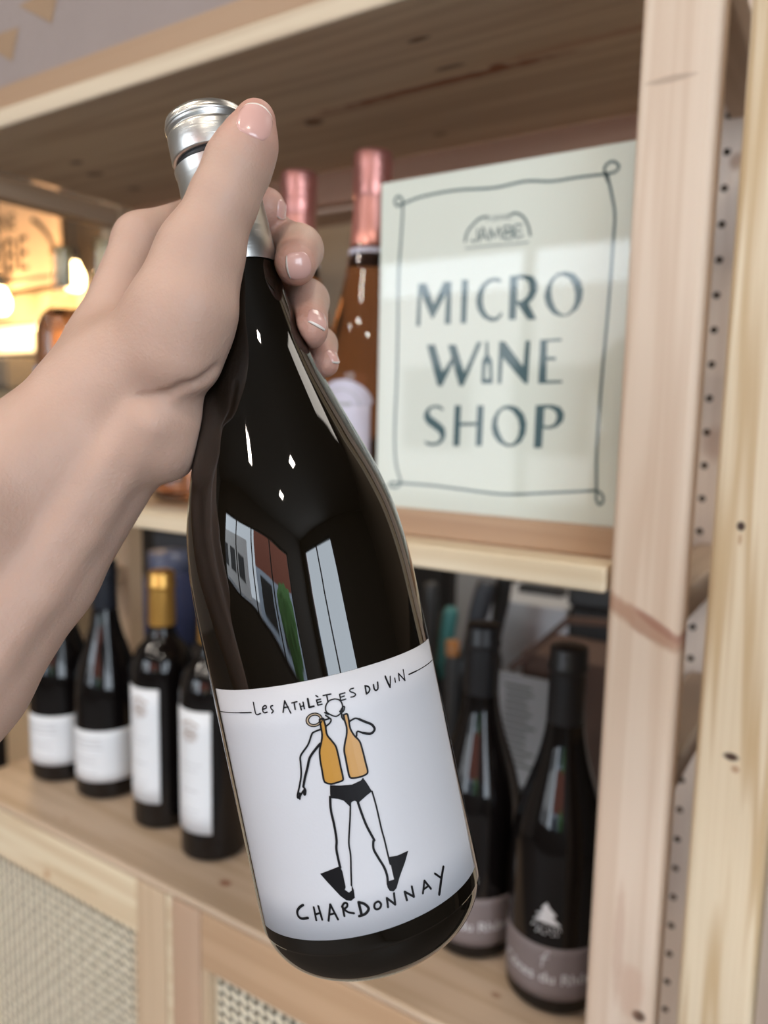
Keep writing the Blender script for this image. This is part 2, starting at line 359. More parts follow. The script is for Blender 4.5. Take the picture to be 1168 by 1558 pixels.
# street outside, mirrored in the bottle
m_brick = plain('street_brick', (.33, .10, .06), .8, var=.3, vscale=12)
m_pale = plain('street_render', (.55, .60, .68), .8)
m_leaf = plain('street_foliage', (.09, .22, .05), .7, var=.4, vscale=8)
m_road = plain('street_paving', (.32, .32, .33), .8)
structure(box('street_pavement', -14, 14, -15, -2.95, ZF - .15, ZF - .02, m_road, None, 0))
hs = empty('street_house', (1.0, -9.0, ZF), 'red brick house across the street, seen only as a reflection', 'house')
box('upper_wall', -1.2, 9, -9.6, -9.0, .75, 6, m_brick, hs, 0); box('lower_wall', -1.2, 9, -9.6, -9.0, ZF - .02, .75, m_pale, hs, 0)
for k in range(4): box('shop_window', -.6 + k * 2.4, 1.0 + k * 2.4, -9.0, -8.96, -1, .5, m_frame, hs, .01)
h2 = empty('street_house', (-7.5, -11.5, ZF), 'pale rendered house across the street, seen only as a reflection', 'house')
box('wall', -13, -3.2, -12, -11.5, ZF - .02, 2.2, plain('street_render_warm', (.70, .66, .62), .8), h2, 0)
for k in range(4): box('shop_window', -12 + k * 2.2, -10.6 + k * 2.2, -11.5, -11.46, -.6, .9, m_frame, h2, .01)
bm = bmesh.new(); bmesh.ops.create_icosphere(bm, subdivisions=4, radius=.75)
for v in bm.verts:
    d_ = 1 + .25 * mnoise.noise(v.co * 4); v.co = v.co * d_ + Vector((1.9, -6.2, -.1))
bu = empty('street_shrub', (1.9, -6.2, ZF), 'green clipped shrub on the pavement, seen only as a reflection', 'shrub')
bm_obj('foliage', bm, m_leaf, bu, True); lathe('planter', [(.001, 0), (.3, 0), (.36, .5), (.33, .5), (.32, .45)], m_pale, bu, 24)

# ------------------------------------------------------------------ shelving
YF, YR = .508, .814
def holed_front(x0, x1, y0, y1, z0, z1, hx, zs, r, depth, n=16):
    """post whose front face has drilled holes"""
    V, F, FM = [], [], []
    def v(*c): V.append(c); return len(V) - 1
    pitch = zs[1] - zs[0]; lo = zs[0] - pitch / 2; hi = zs[-1] + pitch / 2
    def quad(a, b, c, d): F.append((v(*a), v(*b), v(*c), v(*d))); FM.append(0)
    for (a, b) in ((z0, lo), (hi, z1)): quad((x0, y0, a), (x1, y0, a), (x1, y0, b), (x0, y0, b))
    hw = pitch / 2
    quad((x0, y0, lo), (hx - r * 2, y0, lo), (hx - r * 2, y0, hi), (x0, y0, hi)); quad((hx + r * 2, y0, lo), (x1, y0, lo), (x1, y0, hi), (hx + r * 2, y0, hi))
    for z in zs:
        ring = [(hx + r * math.cos(2 * math.pi * k / n), z + r * math.sin(2 * math.pi * k / n)) for k in range(n)]
        outer = []
        for k in range(n):
            c, s = math.cos(2 * math.pi * k / n), math.sin(2 * math.pi * k / n); m_ = max(abs(c), abs(s)); outer.append((hx + 2 * r * c / m_, z + hw * s / m_))
        i0 = [v(a, y0, b) for a, b in ring]; o0 = [v(a, y0, b) for a, b in outer]; d0 = [v(a, y0 + depth, b) for a, b in ring]
        for k in range(n):
            j = (k + 1) % n; F.append((i0[k], i0[j], o0[j], o0[k])); FM.append(0); F.append((i0[j], i0[k], d0[k], d0[j])); FM.append(1)
        F.append(tuple(d0)); FM.append(1)
    quad((x0, y1, z0), (x0, y1, z1), (x1, y1, z1), (x1, y1, z0)); quad((x0, y0, z0), (x0, y0, z1), (x0, y1, z1), (x0, y1, z0)); quad((x1, y0, z0), (x1, y1, z0), (x1, y1, z1), (x1, y0, z1)); quad((x0, y0, z1), (x1, y0, z1), (x1, y1, z1), (x0, y1, z1))
    return V, F, FM
def side_frame(name, x0, x1, label, mats, holes, yr=.784):
    e = empty(name, ((x0 + x1) / 2, YF, ZF), label, 'shelf frame', 'upright frames of the pine shelving')
    bm_obj('post', box_bm(x0, x1, YF, YF + .030, ZF, .62, .0045, 3), mats[0], e)
    if holes:
        zs = [.2762 - .0318 * k for k in range(30)][::-1]
        V, F, FM = holed_front(x0 - .003, x1, yr, yr + .030, ZF, .62, -.1362, zs, .0033, .012)
        mesh_obj('post', V, F, None, e, mats=[mats[1], m_hole], fmat=FM)
    else: box('post', x0, x1, yr, yr + .030, ZF, .62, mats[1], e, .003)
    for z in ((.272, .3000), (-.1420, -.1170), (-.27, -.245), (-.9, -.875)):
        box('rung', x0 + .008, x1 - .006, YF + .0305, yr - .0005, z[0], z[1], m_rung, e, .002)
    return e
side_frame('shelf_side_frame', -.143, -.0965, 'pinkish pine side frame with knots just beside the cream sign', (m_front_post, m_rear_post), True)
side_frame('shelf_side_frame', -.0812, -.0355, 'cream pine side frame with two dark knots at the edge of the picture', (m_front_post_b, m_rear_post), False)
side_frame('shelf_side_frame', -1.020, -.975, 'pine side frame at the far end, behind the pale rosé bottles', (m_stile, m_stile), False)
def board(name, x0, x1, z0, z1, mat, label, y0=YF, y1=.80):
    return tag(bm_obj(name, box_bm(x0, x1, y0, y1, z0, z1, .0025, 2), mat), label, 'shelf board', 'boards of the pine shelving')
board('shelf_board', -.9735, -.1445, .3005, .3195, m_top_shelf, 'uppermost pine board with knots and a reddish streak on its shaded underside', YF + .0005, .806)
board('shelf_board', -.9735, -.1455, -.1170, -.0985, m_mid_shelf, 'middle pine board carrying the cream sign and the rosé bottles')
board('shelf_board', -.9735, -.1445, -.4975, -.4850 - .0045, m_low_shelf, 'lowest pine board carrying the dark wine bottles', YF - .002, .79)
tag(box('shelf_back_rail', -.9735, -.1445, .8065, .8245, .262, .302, m_brace, None, .002), 'reddish pine rail under the back of the uppermost board', 'rail')

# cabinet under the lowest board, with cane doors
cab = empty('cane_cabinet', (-.56, YF, ZF), 'pine cabinet with woven cane doors below the lowest shelf board', 'cabinet')
box('cabinet_body', -.972, -.147, YF + .022, .78, -1.33, -.4985, m_stile, cab, .002)
def cane(name, x0, x1, z0, z1, y, parent):
    V, F = [], []; p = .0116; nx = int((x1 - x0) / p); nz = int((z1 - z0) / p)
    def strand(pts, half, horiz):
        b = len(V)
        for (x, z, dy) in pts:
            for a, t in ((-half, -.0004), (half, -.0004), (half, .0004), (-half, .0004)):
                V.append((x, y + dy + t, z + a) if horiz else (x + a, y + dy + t, z))
        for i in range(len(pts) - 1):
            for k in range(4): F.append((b + 4 * i + k, b + 4 * i + (k + 1) % 4, b + 4 * i + 4 + (k + 1) % 4, b + 4 * i + 4 + k))
    for j in range(nz + 1):
        z = z0 + j * p
        strand([(x0 + i * p / 2, z, .0007 * math.sin(math.pi * (i / 2 + j)) ) for i in range(2 * nx + 3) if x0 + i * p / 2 <= x1 + .004], .0025, True)
    for i in range(nx + 1):
        x = x0 + (i + .5) * p
        if x > x1: continue
        strand([(x, z0 + j * p / 2, -.0007 * math.sin(math.pi * (j / 2 + i + .5))) for j in range(2 * nz + 3) if z0 + j * p / 2 <= z1 + .004],   .0023 if i % 2 else .0018, False)
    o = mesh_obj(name, V, F, m_cane, parent); o['kind'] = 'stuff'; return o
m_backing = plain('cane_backing', (.03, .025, .02), .8)
def door(x0, x1, mr, ms, fr, rail):
    d = box('door', x0 + .01, x1 - .01, YF + .0165, YF + .0185, -1.31, -.51, m_backing, cab, 0)
    box('rail', x0, x1, YF, YF + .016, -.500 - rail, -.5002, mr, d, .0015); box('rail', x0, x1, YF, YF + .016, -1.325, -1.265, mr, d, .0015)
    box('stile', x0, x0 + fr[0], YF + .0003, YF + .0163, -1.265, -.5003 - rail, ms, d, .0015); box('stile', x1 - fr[1], x1, YF + .0003, YF + .0163, -1.265, -.5003 if fr[2] else -.5003 - rail, ms, d, .0015)
    cane('cane_panel', x0 + fr[0] - .003, x1 - fr[1] + .003, -1.268, -.4975 - rail, YF + .011, d)
door(-.972, -.6305, m_door, m_stile, (.04, .004, 0), .064)
box('stile', -.630, -.5862, YF - .0002, YF + .0162, -1.325, -.5002, m_stile, cab, .002)
box('stile', -.5838, -.5755, YF - .0002, YF + .0162, -1.325, -.5002, m_door, cab, .002)
box('stile', -.575, -.534, YF - .0012, YF + .0152, -1.325, -.5002, wood('pine_brown_stile', (.58, .40, .28), (.50, .33, .22), 'Z', ring=.5, seed=15), cab, .002)
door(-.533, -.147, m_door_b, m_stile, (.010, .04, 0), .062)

# printed carton on the uppermost board
m_carton = plain('carton_grey_pink', (.33, .27, .255), .7, var=.06, vscale=30)
m_carton_print = plain('carton_tan_print', (.36, .235, .145), .7, var=.1, vscale=30)
ct = empty('printed_carton', (-.63, .58, .3195), 'grey-pink carton printed with tan triangles on the uppermost board', 'carton')
box('carton_body', -.96, -.30, YF + .006, .72, .3200, .60, m_carton, ct, .003)
box('carton_base_band', -.962, -.298, YF + .003, .722, .3196, .3425, wood('carton_base', (.46, .30, .19), (.38, .24, .15), 'X', ring=.4, seed=16), ct, .001)
rr = random.Random(5); tr_ = []
for (a, b, s) in [(-.6925, .435, 1.0), (-.756, .405, 1.0), (-.826, .384, 1.0), (-.592, .452, .9), (-.82, .445, 1.0), (-.53, .475, 1.0), (-.90, .362, .8), (-.46, .425, 1.0), (-.38, .405, .9), (-.40, .46, 1.0), (-.64, .495, 1.0), (-.75, .485, 1.0)]:
    tr_.append([[(a - .034 * s, b + .011 * s), (a + .020 * s, b - .019 * s), (a + .034 * s, b + .012 * s), (a, b + .0135 * s)]])
for t1 in tr_:
    V, F = fill_data([t1], lambda u, v, h: (u, YF + .006 - h, v), .0006, slab=0); mesh_obj('triangle_print', V, F, m_carton_print, ct)

# ------------------------------------------------------------------ the sign
LABEL = {"lettering":[[0.24,[[-46.42,97.89],[-39.55,98.04],[-32.97,98.08]]],[0.37,[[-32.97,98.08],[-27.65,98.03]]],[0.39,[[-25.86,101.31],[-25.84,97.42],[-23.94,97.45]]],[0.39,[[-22.8,98.7],[-21.34,99.0],[-21.26,99.8],[-22.3,99.57],[-22.85,98.54],[-22.49,97.57],[-21.29,97.65]]],[0.39,[[-18.73,99.51],[-19.51,99.37],[-19.53,98.54],[-18.99,97.8],[-19.68,97.15]]],[0.39,[[-15.69,96.87],[-14.32,100.49]]],[0.39,[[-14.32,100.49],[-13.17,96.26]]],[0.39,[[-15.18,98.29],[-13.57,98.38]]],[0.39,[[-12.12,99.4],[-10.38,99.49]]],[0.39,[[-11.33,99.4],[-11.47,97.2]]],[0.39,[[-9.64,98.69],[-9.54,96.69]]],[0.39,[[-8.47,98.96],[-8.5,96.82]]],[0.39,[[-9.51,97.74],[-8.49,97.81]]],[0.39,[[-4.18,98.73],[-4.05,97.05]]],[0.39,[[-4.05,97.05],[-2.72,97.08]]],[0.39,[[-4.18,98.73],[-2.85,98.77]]],[0.39,[[-4.13,97.9],[-2.86,97.94]]],[0.39,[[-4.03,100.19],[-3.55,99.69]]],[0.39,[[-1.82,99.69],[0.64,99.59]]],[0.39,[[-0.69,99.58],[-0.75,97.28]]],[0.54,[[-6.79,99.72],[-6.89,96.99]]],[0.54,[[-6.89,96.99],[-5.38,97.01]]],[0.37,[[3.32,98.74],[3.29,96.76]]],[0.37,[[3.29,96.76],[4.92,96.83]]],[0.37,[[3.33,98.81],[5.09,98.84]]],[0.37,[[3.38,97.8],[4.65,97.9]]],[0.37,[[8.09,99.53],[7.05,99.48],[6.79,98.82],[7.92,98.01],[8.33,97.33],[7.61,96.92],[6.66,96.99]]],[0.46,[[12.02,99.19],[11.91,96.54]]],[0.46,[[12.02,99.19],[13.06,98.62],[13.36,97.69],[12.84,96.94],[11.91,96.54]]],[0.46,[[14.94,98.68],[14.92,97.34],[15.4,96.68],[16.24,97.11],[16.57,99.04]]],[0.54,[[19.83,100.04],[20.24,97.95],[20.75,96.08]]],[0.39,[[20.75,96.08],[21.29,97.63],[21.71,99.45]]],[0.39,[[23.39,98.36],[23.28,97.02]]],[0.39,[[25.03,97.01],[25.38,99.32]]],[0.39,[[25.38,99.32],[27.53,96.24]]],[0.39,[[27.53,96.24],[27.78,99.89]]],[0.39,[[29.94,97.61],[34.4,97.53]]],[0.24,[[34.4,97.53],[40.42,97.45],[49.93,97.36]]],[0.73,[[-23.38,34.05],[-25.01,33.15],[-26.28,31.77],[-26.27,30.2],[-25.03,29.44],[-22.62,29.8]]],[0.73,[[-4.63,33.06],[-4.54,29.33]]],[0.73,[[-4.63,33.06],[-3.02,32.18],[-2.04,30.78],[-2.25,29.81],[-3.47,28.95],[-5.32,28.73]]],[0.59,[[-19.62,33.28],[-19.7,29.09]]],[0.59,[[-17.91,33.64],[-17.56,29.16]]],[0.59,[[-19.6,30.95],[-17.88,31.36]]],[0.59,[[-15.45,28.69],[-13.73,33.89]]],[0.59,[[-13.73,33.89],[-12.28,28.8]]],[0.59,[[-14.74,30.64],[-12.94,30.85]]],[0.59,[[-9.91,32.63],[-9.99,29.62]]],[0.59,[[-10.12,32.62],[-9.16,33.67],[-8.31,33.4],[-8.52,32.41],[-9.69,31.83]]],[0.59,[[-9.69,31.83],[-8.52,30.62],[-6.81,29.92]]],[0.59,[[1.27,31.73],[0.3,31.44],[-0.13,30.28],[0.39,29.49],[1.45,29.57],[2.11,30.54],[1.74,31.49],[1.23,31.74]]],[0.59,[[4.09,29.07],[4.33,31.94]]],[0.59,[[4.33,31.94],[6.5,29.1]]],[0.59,[[6.5,29.1],[6.86,32.69]]],[0.59,[[10.55,29.01],[10.37,31.88]]],[0.59,[[10.37,31.88],[13.11,29.11]]],[0.59,[[13.11,29.11],[13.11,32.49]]],[0.59,[[16.43,28.83],[17.93,32.37]]],[0.59,[[17.93,32.37],[19.67,28.88]]],[0.59,[[17.03,29.93],[18.45,30.09]]],[0.59,[[22.42,32.73],[24.55,30.24]]],[0.83,[[26.59,32.96],[24.76,30.08],[22.45,25.74]]]],"figure":[[0.39,[[1.44,97.79],[-0.25,97.65],[-1.57,96.47],[-2.0,94.92],[-1.42,93.79],[0.58,92.31],[2.37,92.85],[3.34,94.25],[3.4,96.06],[2.66,97.25],[1.44,97.79]]],[0.39,[[3.45,94.72],[4.02,94.57],[3.49,93.38],[2.56,92.96],[2.44,93.49],[3.45,94.72]]],[0.44,[[-2.45,94.3],[-1.47,93.48]]],[0.44,[[-2.34,93.37],[-1.66,92.57],[-0.97,91.63],[-1.64,90.63],[-3.01,89.92]]],[0.44,[[-2.95,91.97],[-1.38,92.11]]],[0.44,[[2.29,93.52],[2.65,92.78],[2.51,91.53],[2.94,90.51]]],[0.29,[[-3.62,92.88],[-3.71,92.22],[-4.05,91.62],[-4.59,91.12],[-5.29,90.79],[-6.08,90.64],[-6.89,90.7],[-7.63,90.96],[-8.23,91.39],[-8.63,91.95],[-8.79,92.59],[-8.69,93.25],[-8.35,93.87],[-7.8,94.37],[-7.09,94.72],[-6.29,94.87],[-5.49,94.8],[-4.76,94.54],[-4.17,94.1],[-3.78,93.52],[-3.62,92.88]]],[0.29,[[-4.32,92.83],[-4.39,92.38],[-4.63,91.96],[-5.01,91.62],[-5.51,91.39],[-6.07,91.29],[-6.63,91.33],[-7.15,91.5],[-7.58,91.8],[-7.86,92.19],[-7.97,92.64],[-7.9,93.09],[-7.66,93.51],[-7.27,93.86],[-6.77,94.1],[-6.21,94.2],[-5.64,94.16],[-5.13,93.98],[-4.71,93.68],[-4.43,93.28],[-4.32,92.83]]],[0.49,[[-4.52,92.45],[-3.34,92.57],[-3.22,91.9],[-3.1,90.07],[-3.2,87.26],[-2.15,84.96],[-1.29,82.96],[-1.14,80.09],[-1.15,76.49],[-1.15,72.89],[-1.49,71.94],[-3.21,71.71],[-5.28,71.66],[-6.91,72.51],[-7.22,73.47],[-7.13,76.28],[-7.0,79.85],[-6.53,82.84],[-5.4,85.43],[-4.72,87.6],[-4.58,90.4],[-4.52,92.45]]],[0.49,[[3.16,92.13],[4.33,92.08],[4.45,90.24],[4.35,87.42],[5.11,84.89],[6.43,82.44],[6.73,78.99],[6.85,75.33],[6.88,72.48],[5.91,71.73],[3.76,71.58],[1.49,71.95],[0.88,72.75],[0.84,74.95],[0.92,78.28],[1.01,81.09],[1.79,83.46],[2.81,85.77],[3.29,87.97],[3.16,90.33],[3.16,92.13]]],[0.49,[[-4.67,89.39],[-7.23,88.9],[-8.05,88.16],[-9.86,85.28],[-12.92,82.31],[-13.45,79.94],[-14.04,76.41],[-15.26,73.21],[-16.07,71.5],[-16.95,69.52],[-16.67,68.92],[-15.9,70.44]]],[0.49,[[-14.24,72.31],[-13.75,71.21],[-14.2,69.72],[-14.57,70.03],[-14.17,71.39]]],[0.49,[[-14.52,71.05],[-15.81,69.66],[-16.34,68.55]]],[0.49,[[4.71,89.65],[6.53,90.05],[7.73,89.45]]],[0.49,[[8.04,84.82],[6.38,85.82],[5.83,84.55]]],[0.68,[[-5.9,84.9],[-7.62,83.57],[-10.1,81.2],[-11.58,78.11],[-13.03,75.23],[-14.24,72.31]]],[0.68,[[7.73,89.45],[9.58,88.0],[11.47,86.52],[12.08,84.9],[11.16,84.01],[10.04,83.97],[8.04,84.82]]],[0.64,[[-6.4,67.72],[-7.04,63.64],[-7.02,58.65],[-7.31,53.72],[-7.96,51.03],[-8.04,46.06],[-7.93,45.11]]],[0.64,[[1.8,63.89],[2.16,60.5],[2.9,55.92],[4.33,50.8]]],[0.64,[[3.99,50.75],[3.5,48.24],[4.36,45.16],[5.52,41.67],[5.9,38.73],[5.55,36.03]]],[0.44,[[-0.69,63.76],[-1.77,59.35],[-3.22,54.09],[-3.8,51.42],[-3.93,48.34],[-4.82,43.56],[-5.7,38.76]]],[0.44,[[6.91,65.99],[7.23,60.86],[7.3,53.93],[7.51,49.78],[7.61,44.42],[7.7,41.88]]]],"gold":[[[-4.52,92.45],[-3.34,92.57],[-3.22,91.9],[-3.1,90.07],[-3.2,87.26],[-2.15,84.96],[-1.29,82.96],[-1.14,80.09],[-1.15,76.49],[-1.15,72.89],[-1.49,71.94],[-3.21,71.71],[-5.28,71.66],[-6.91,72.51],[-7.22,73.47],[-7.13,76.28],[-7.0,79.85],[-6.53,82.84],[-5.4,85.43],[-4.72,87.6],[-4.58,90.4]],[[3.16,92.13],[4.33,92.08],[4.45,90.24],[4.35,87.42],[5.11,84.89],[6.43,82.44],[6.73,78.99],[6.85,75.33],[6.88,72.48],[5.91,71.73],[3.76,71.58],[1.49,71.95],[0.88,72.75],[0.84,74.95],[0.92,78.28],[1.01,81.09],[1.79,83.46],[2.81,85.77],[3.29,87.97],[3.16,90.33]]],"ring":[[[-3.62,92.88],[-3.71,92.22],[-4.05,91.62],[-4.59,91.12],[-5.29,90.79],[-6.08,90.64],[-6.89,90.7],[-7.63,90.96],[-8.23,91.39],[-8.63,91.95],[-8.79,92.59],[-8.69,93.25],[-8.35,93.87],[-7.8,94.37],[-7.09,94.72],[-6.29,94.87],[-5.49,94.8],[-4.76,94.54],[-4.17,94.1],[-3.78,93.52]],[[-4.32,92.83],[-4.39,92.38],[-4.63,91.96],[-5.01,91.62],[-5.51,91.39],[-6.07,91.29],[-6.63,91.33],[-7.15,91.5],[-7.58,91.8],[-7.86,92.19],[-7.97,92.64],[-7.9,93.09],[-7.66,93.51],[-7.27,93.86],[-6.77,94.1],[-6.21,94.2],[-5.64,94.16],[-5.13,93.98],[-4.71,93.68],[-4.43,93.28]]],"black":[[[-5.68,71.32],[-2.42,70.49],[1.21,69.89],[4.18,70.41],[4.98,71.12],[5.83,69.14],[6.91,65.99],[4.61,65.12],[2.09,63.8],[1.53,64.11],[0.86,64.67],[-0.11,64.55],[-0.84,63.33],[-1.24,63.65],[-2.54,65.62],[-4.21,66.54],[-6.11,67.19],[-6.24,68.47]],[[-14.94,43.97],[-8.17,45.47],[-7.58,43.8],[-7.63,38.52],[-8.1,37.83],[-6.94,36.68],[-5.95,37.2],[-5.63,39.06],[-5.27,37.12],[-5.49,34.68],[-6.9,33.96],[-8.37,34.45],[-9.9,36.1],[-13.01,40.89]],[[7.89,44.16],[10.64,43.66],[14.54,43.76],[12.78,40.96],[9.7,36.77],[8.03,33.92],[6.88,33.23],[5.7,33.79],[5.2,35.2],[5.83,38.44],[6.08,36.94],[7.86,36.8],[7.82,40.26]]],"corners":[[-48.13,22.14],[46.99,22.68],[52.27,104.71],[-46.94,105.75]]}
POSTER = {"letters":[[[[-321.53,105.87],[-314.22,105.52],[-307.2,88.9],[-298.48,105.71],[-291.67,105.33],[-291.38,72.77],[-296.68,72.83],[-295.85,96.44],[-307.35,77.82],[-308.65,77.89],[-319.11,98.28],[-319.07,72.47],[-322.77,72.51]]],[[[-282.49,106.02],[-277.02,105.79],[-277.5,72.74],[-282.46,72.78]]],[[[-249.38,104.06],[-254.06,105.63],[-259.93,104.91],[-265.4,100.92],[-268.86,95.25],[-269.82,88.78],[-268.01,82.14],[-263.43,76.25],[-256.66,72.96],[-251.41,73.3],[-247.21,77.19],[-247.78,79.97],[-251.55,76.54],[-254.8,75.82],[-259.51,78.12],[-262.69,83.03],[-264.04,88.43],[-263.81,94.32],[-262.02,99.5],[-258.51,102.47],[-253.96,103.3],[-249.99,101.55]]],[[[-242.23,105.68],[-235.79,105.98],[-229.75,105.93],[-223.69,104.25],[-220.17,99.44],[-219.92,93.97],[-222.3,88.65],[-226.43,84.63],[-219.58,72.93],[-226.23,72.82],[-234.1,83.23],[-235.88,85.19],[-236.04,73.42],[-241.87,73.58]],[[-236.01,103.36],[-231.3,103.31],[-227.17,100.56],[-225.91,94.99],[-227.69,90.22],[-231.57,87.09],[-235.62,87.03]]],[[[-198.62,105.67],[-192.26,103.57],[-187.33,98.2],[-185.13,91.59],[-185.68,84.57],[-189.07,78.27],[-195.13,74.43],[-200.81,73.82],[-207.34,76.26],[-212.15,81.97],[-214.43,88.76],[-213.12,95.31],[-209.85,101.08],[-204.91,104.87]],[[-201.03,103.38],[-195.85,100.61],[-192.44,95.04],[-190.88,89.03],[-191.16,82.54],[-193.42,77.91],[-197.06,75.12],[-200.91,75.92],[-204.94,79.75],[-207.82,85.93],[-209.11,92.63],[-208.44,98.58],[-205.44,102.53]]],[[[-312.39,57.21],[-304.92,57.24],[-297.13,35.47],[-288.43,48.03],[-286.53,45.36],[-297.37,24.24],[-301.38,24.25]]],[[[-293.26,56.6],[-286.03,56.64],[-277.79,34.69],[-267.52,57.85],[-263.49,57.97],[-278.3,24.17],[-281.88,24.18]]],[[[-260.34,58.12],[-258.06,58.05],[-257.49,48.31],[-254.34,43.63],[-253.08,26.66],[-254.19,25.89],[-261.94,25.93],[-262.84,26.72],[-262.64,43.8],[-260.24,48.38]],[[-259.38,41.16],[-257.09,41.12],[-256.06,29.77],[-259.79,29.81]]],[[[-248.96,57.91],[-244.4,57.75],[-228.5,38.58],[-227.47,57.47],[-223.72,57.63],[-224.13,25.66],[-226.65,25.67],[-245.49,45.39],[-245.97,25.77],[-248.93,25.78]]],[[[-215.99,57.93],[-199.66,58.21],[-199.27,56.5],[-210.41,56.31],[-210.17,45.16],[-203.49,45.0],[-203.08,42.71],[-210.06,42.86],[-209.76,27.9],[-197.54,28.09],[-197.44,26.09],[-216.0,25.62]]],[[[-294.88,5.38],[-298.23,8.49],[-303.32,9.08],[-309.12,7.43],[-313.04,2.91],[-313.26,-2.21],[-309.79,-6.62],[-303.43,-10.3],[-298.96,-13.36],[-297.4,-16.5],[-298.75,-19.72],[-303.07,-21.47],[-308.23,-21.34],[-312.72,-19.88],[-310.39,-23.35],[-304.46,-24.09],[-298.65,-22.91],[-294.41,-19.57],[-292.78,-14.45],[-293.67,-9.41],[-297.76,-5.71],[-303.69,-2.03],[-307.81,0.76],[-308.64,3.93],[-306.16,6.51],[-301.07,6.89],[-296.66,4.73]]],[[[-285.4,8.94],[-279.78,8.99],[-279.99,-4.69],[-265.81,-4.07],[-265.64,9.13],[-259.88,9.19],[-260.32,-22.41],[-265.78,-22.8],[-265.72,-6.54],[-279.9,-7.19],[-280.03,-23.16],[-285.67,-23.69]]],[[[-238.22,9.7],[-231.69,7.98],[-226.36,3.01],[-223.81,-4.06],[-224.41,-11.8],[-227.94,-18.48],[-233.6,-21.69],[-239.45,-22.22],[-246.16,-19.43],[-251.05,-13.8],[-252.63,-7.75],[-251.9,-1.04],[-248.5,5.07],[-243.39,8.75]],[[-240.7,6.98],[-235.41,4.66],[-230.98,-0.64],[-229.41,-7.17],[-230.37,-14.37],[-233.71,-19.29],[-237.57,-20.33],[-242.26,-17.78],[-245.81,-11.82],[-248.07,-5.21],[-247.67,0.86],[-244.89,5.42]]],[[[-217.21,9.61],[-211.03,10.13],[-204.29,10.31],[-198.15,8.64],[-194.62,4.08],[-195.22,-1.69],[-199.83,-6.13],[-205.24,-7.73],[-210.5,-7.28],[-210.73,-22.0],[-217.27,-22.55]],[[-210.28,7.34],[-206.0,7.69],[-201.61,5.14],[-200.19,1.11],[-201.78,-3.56],[-205.95,-5.7],[-210.29,-5.22]]]],"border":[[[-339.65,169.48],[-321.46,173.21],[-291.11,174.14],[-257.9,171.58],[-232.85,172.78],[-212.66,169.96],[-193.34,169.92],[-171.07,169.34],[-165.73,170.63],[-164.65,173.56],[-168.79,176.93],[-173.58,175.25],[-174.26,171.19],[-171.69,164.24]],[[-172.51,169.21],[-168.45,155.12],[-165.46,140.84],[-165.63,121.61],[-166.04,96.88],[-166.82,68.25],[-168.15,35.54],[-169.02,0.38],[-168.99,-27.79],[-167.74,-50.5],[-167.32,-58.11],[-164.65,-61.34],[-162.37,-57.73],[-164.15,-53.11],[-168.46,-51.31]],[[-168.46,-51.31],[-201.58,-55.2],[-235.2,-58.81],[-257.43,-58.75],[-302.27,-56.53],[-334.97,-56.47],[-342.26,-56.27],[-345.88,-58.74],[-341.37,-60.67],[-335.95,-58.75],[-333.73,-54.85]],[[-333.7,-55.73],[-339.28,-40.15],[-341.25,-13.86],[-340.29,29.52],[-340.37,72.15],[-340.7,114.1],[-339.0,144.91],[-338.38,168.31],[-343.37,168.92],[-345.98,173.33],[-342.82,176.59],[-338.51,172.99],[-339.14,169.01]]],"logo":[[1.8,[[-280.92,134.9],[-279.59,140.8],[-276.28,145.13],[-269.62,150.36],[-263.63,151.31]]],[1.8,[[-243.72,150.28],[-239.43,151.06],[-233.58,147.81],[-229.4,141.25],[-227.3,133.99]]],[0.8,[[-280.34,129.58],[-265.02,129.64]]],[0.8,[[-265.02,129.64],[-247.17,129.21]]],[0.8,[[-247.17,129.21],[-228.48,128.98]]],[1.25,[[-270.46,142.83],[-270.22,136.48],[-272.41,134.04],[-275.52,135.16]]],[1.25,[[-268.59,133.66],[-266.67,142.75],[-265.55,142.96]]],[1.25,[[-265.55,142.96],[-262.2,134.34]]],[1.25,[[-267.42,136.86],[-263.45,137.44]]],[1.25,[[-259.93,133.78],[-259.66,141.99]]],[1.25,[[-259.66,141.99],[-255.91,135.67],[-252.85,142.23]]],[1.25,[[-252.85,142.23],[-250.31,134.11]]],[1.25,[[-247.95,133.87],[-248.61,142.41]]],[1.25,[[-248.61,142.41],[-243.36,142.16],[-242.38,139.46],[-247.55,138.06],[-241.32,136.75],[-241.9,133.57],[-247.94,133.54]]],[1.25,[[-234.04,142.09],[-239.89,141.9],[-239.03,133.92],[-232.97,134.26]]],[1.25,[[-239.42,137.84],[-234.57,138.1]]],[0.6,[[-262.75,148.12],[-263.18,151.46],[-260.77,150.98],[-260.72,149.66],[-262.81,149.57]]],[0.6,[[-259.13,150.98],[-258.71,147.92],[-257.16,148.01]]],[0.6,[[-253.95,150.77],[-256.16,150.77],[-255.68,147.97],[-253.54,148.05]]],[0.6,[[-255.96,149.44],[-254.04,149.41]]],[0.6,[[-252.48,150.73],[-251.92,147.93]]],[0.6,[[-250.52,147.77],[-250.87,150.8],[-247.97,147.86],[-248.39,150.9]]],[0.6,[[-244.09,150.65],[-246.49,150.74],[-245.92,147.63],[-243.61,147.75]]],[0.6,[[-246.21,149.28],[-244.25,149.24]]]]}
YP = .55
sg = empty('shop_sign', (-.255, YP, -.0985), 'cream shop sign in clear acrylic on a wooden block reading MICRO WINE SHOP', 'sign')
m_signp = plain('sign_paper', (.86, .87, .82), .5, spec=.3)
m_teal = plain('sign_ink_teal', (.050, .105, .125), .45)
box('sign_paper', -.3588, -.149, YP + .0006, YP + .0016, -.0770, .1885, m_signp, sg, 0)
box('wooden_block', -.343, -.1475, YP - .008, YP + .030, -.0985, -.0765, m_block, sg, .0015)
mpl = lambda u, v, h: (u / 1000, YP + .0005 - h, v / 1000)
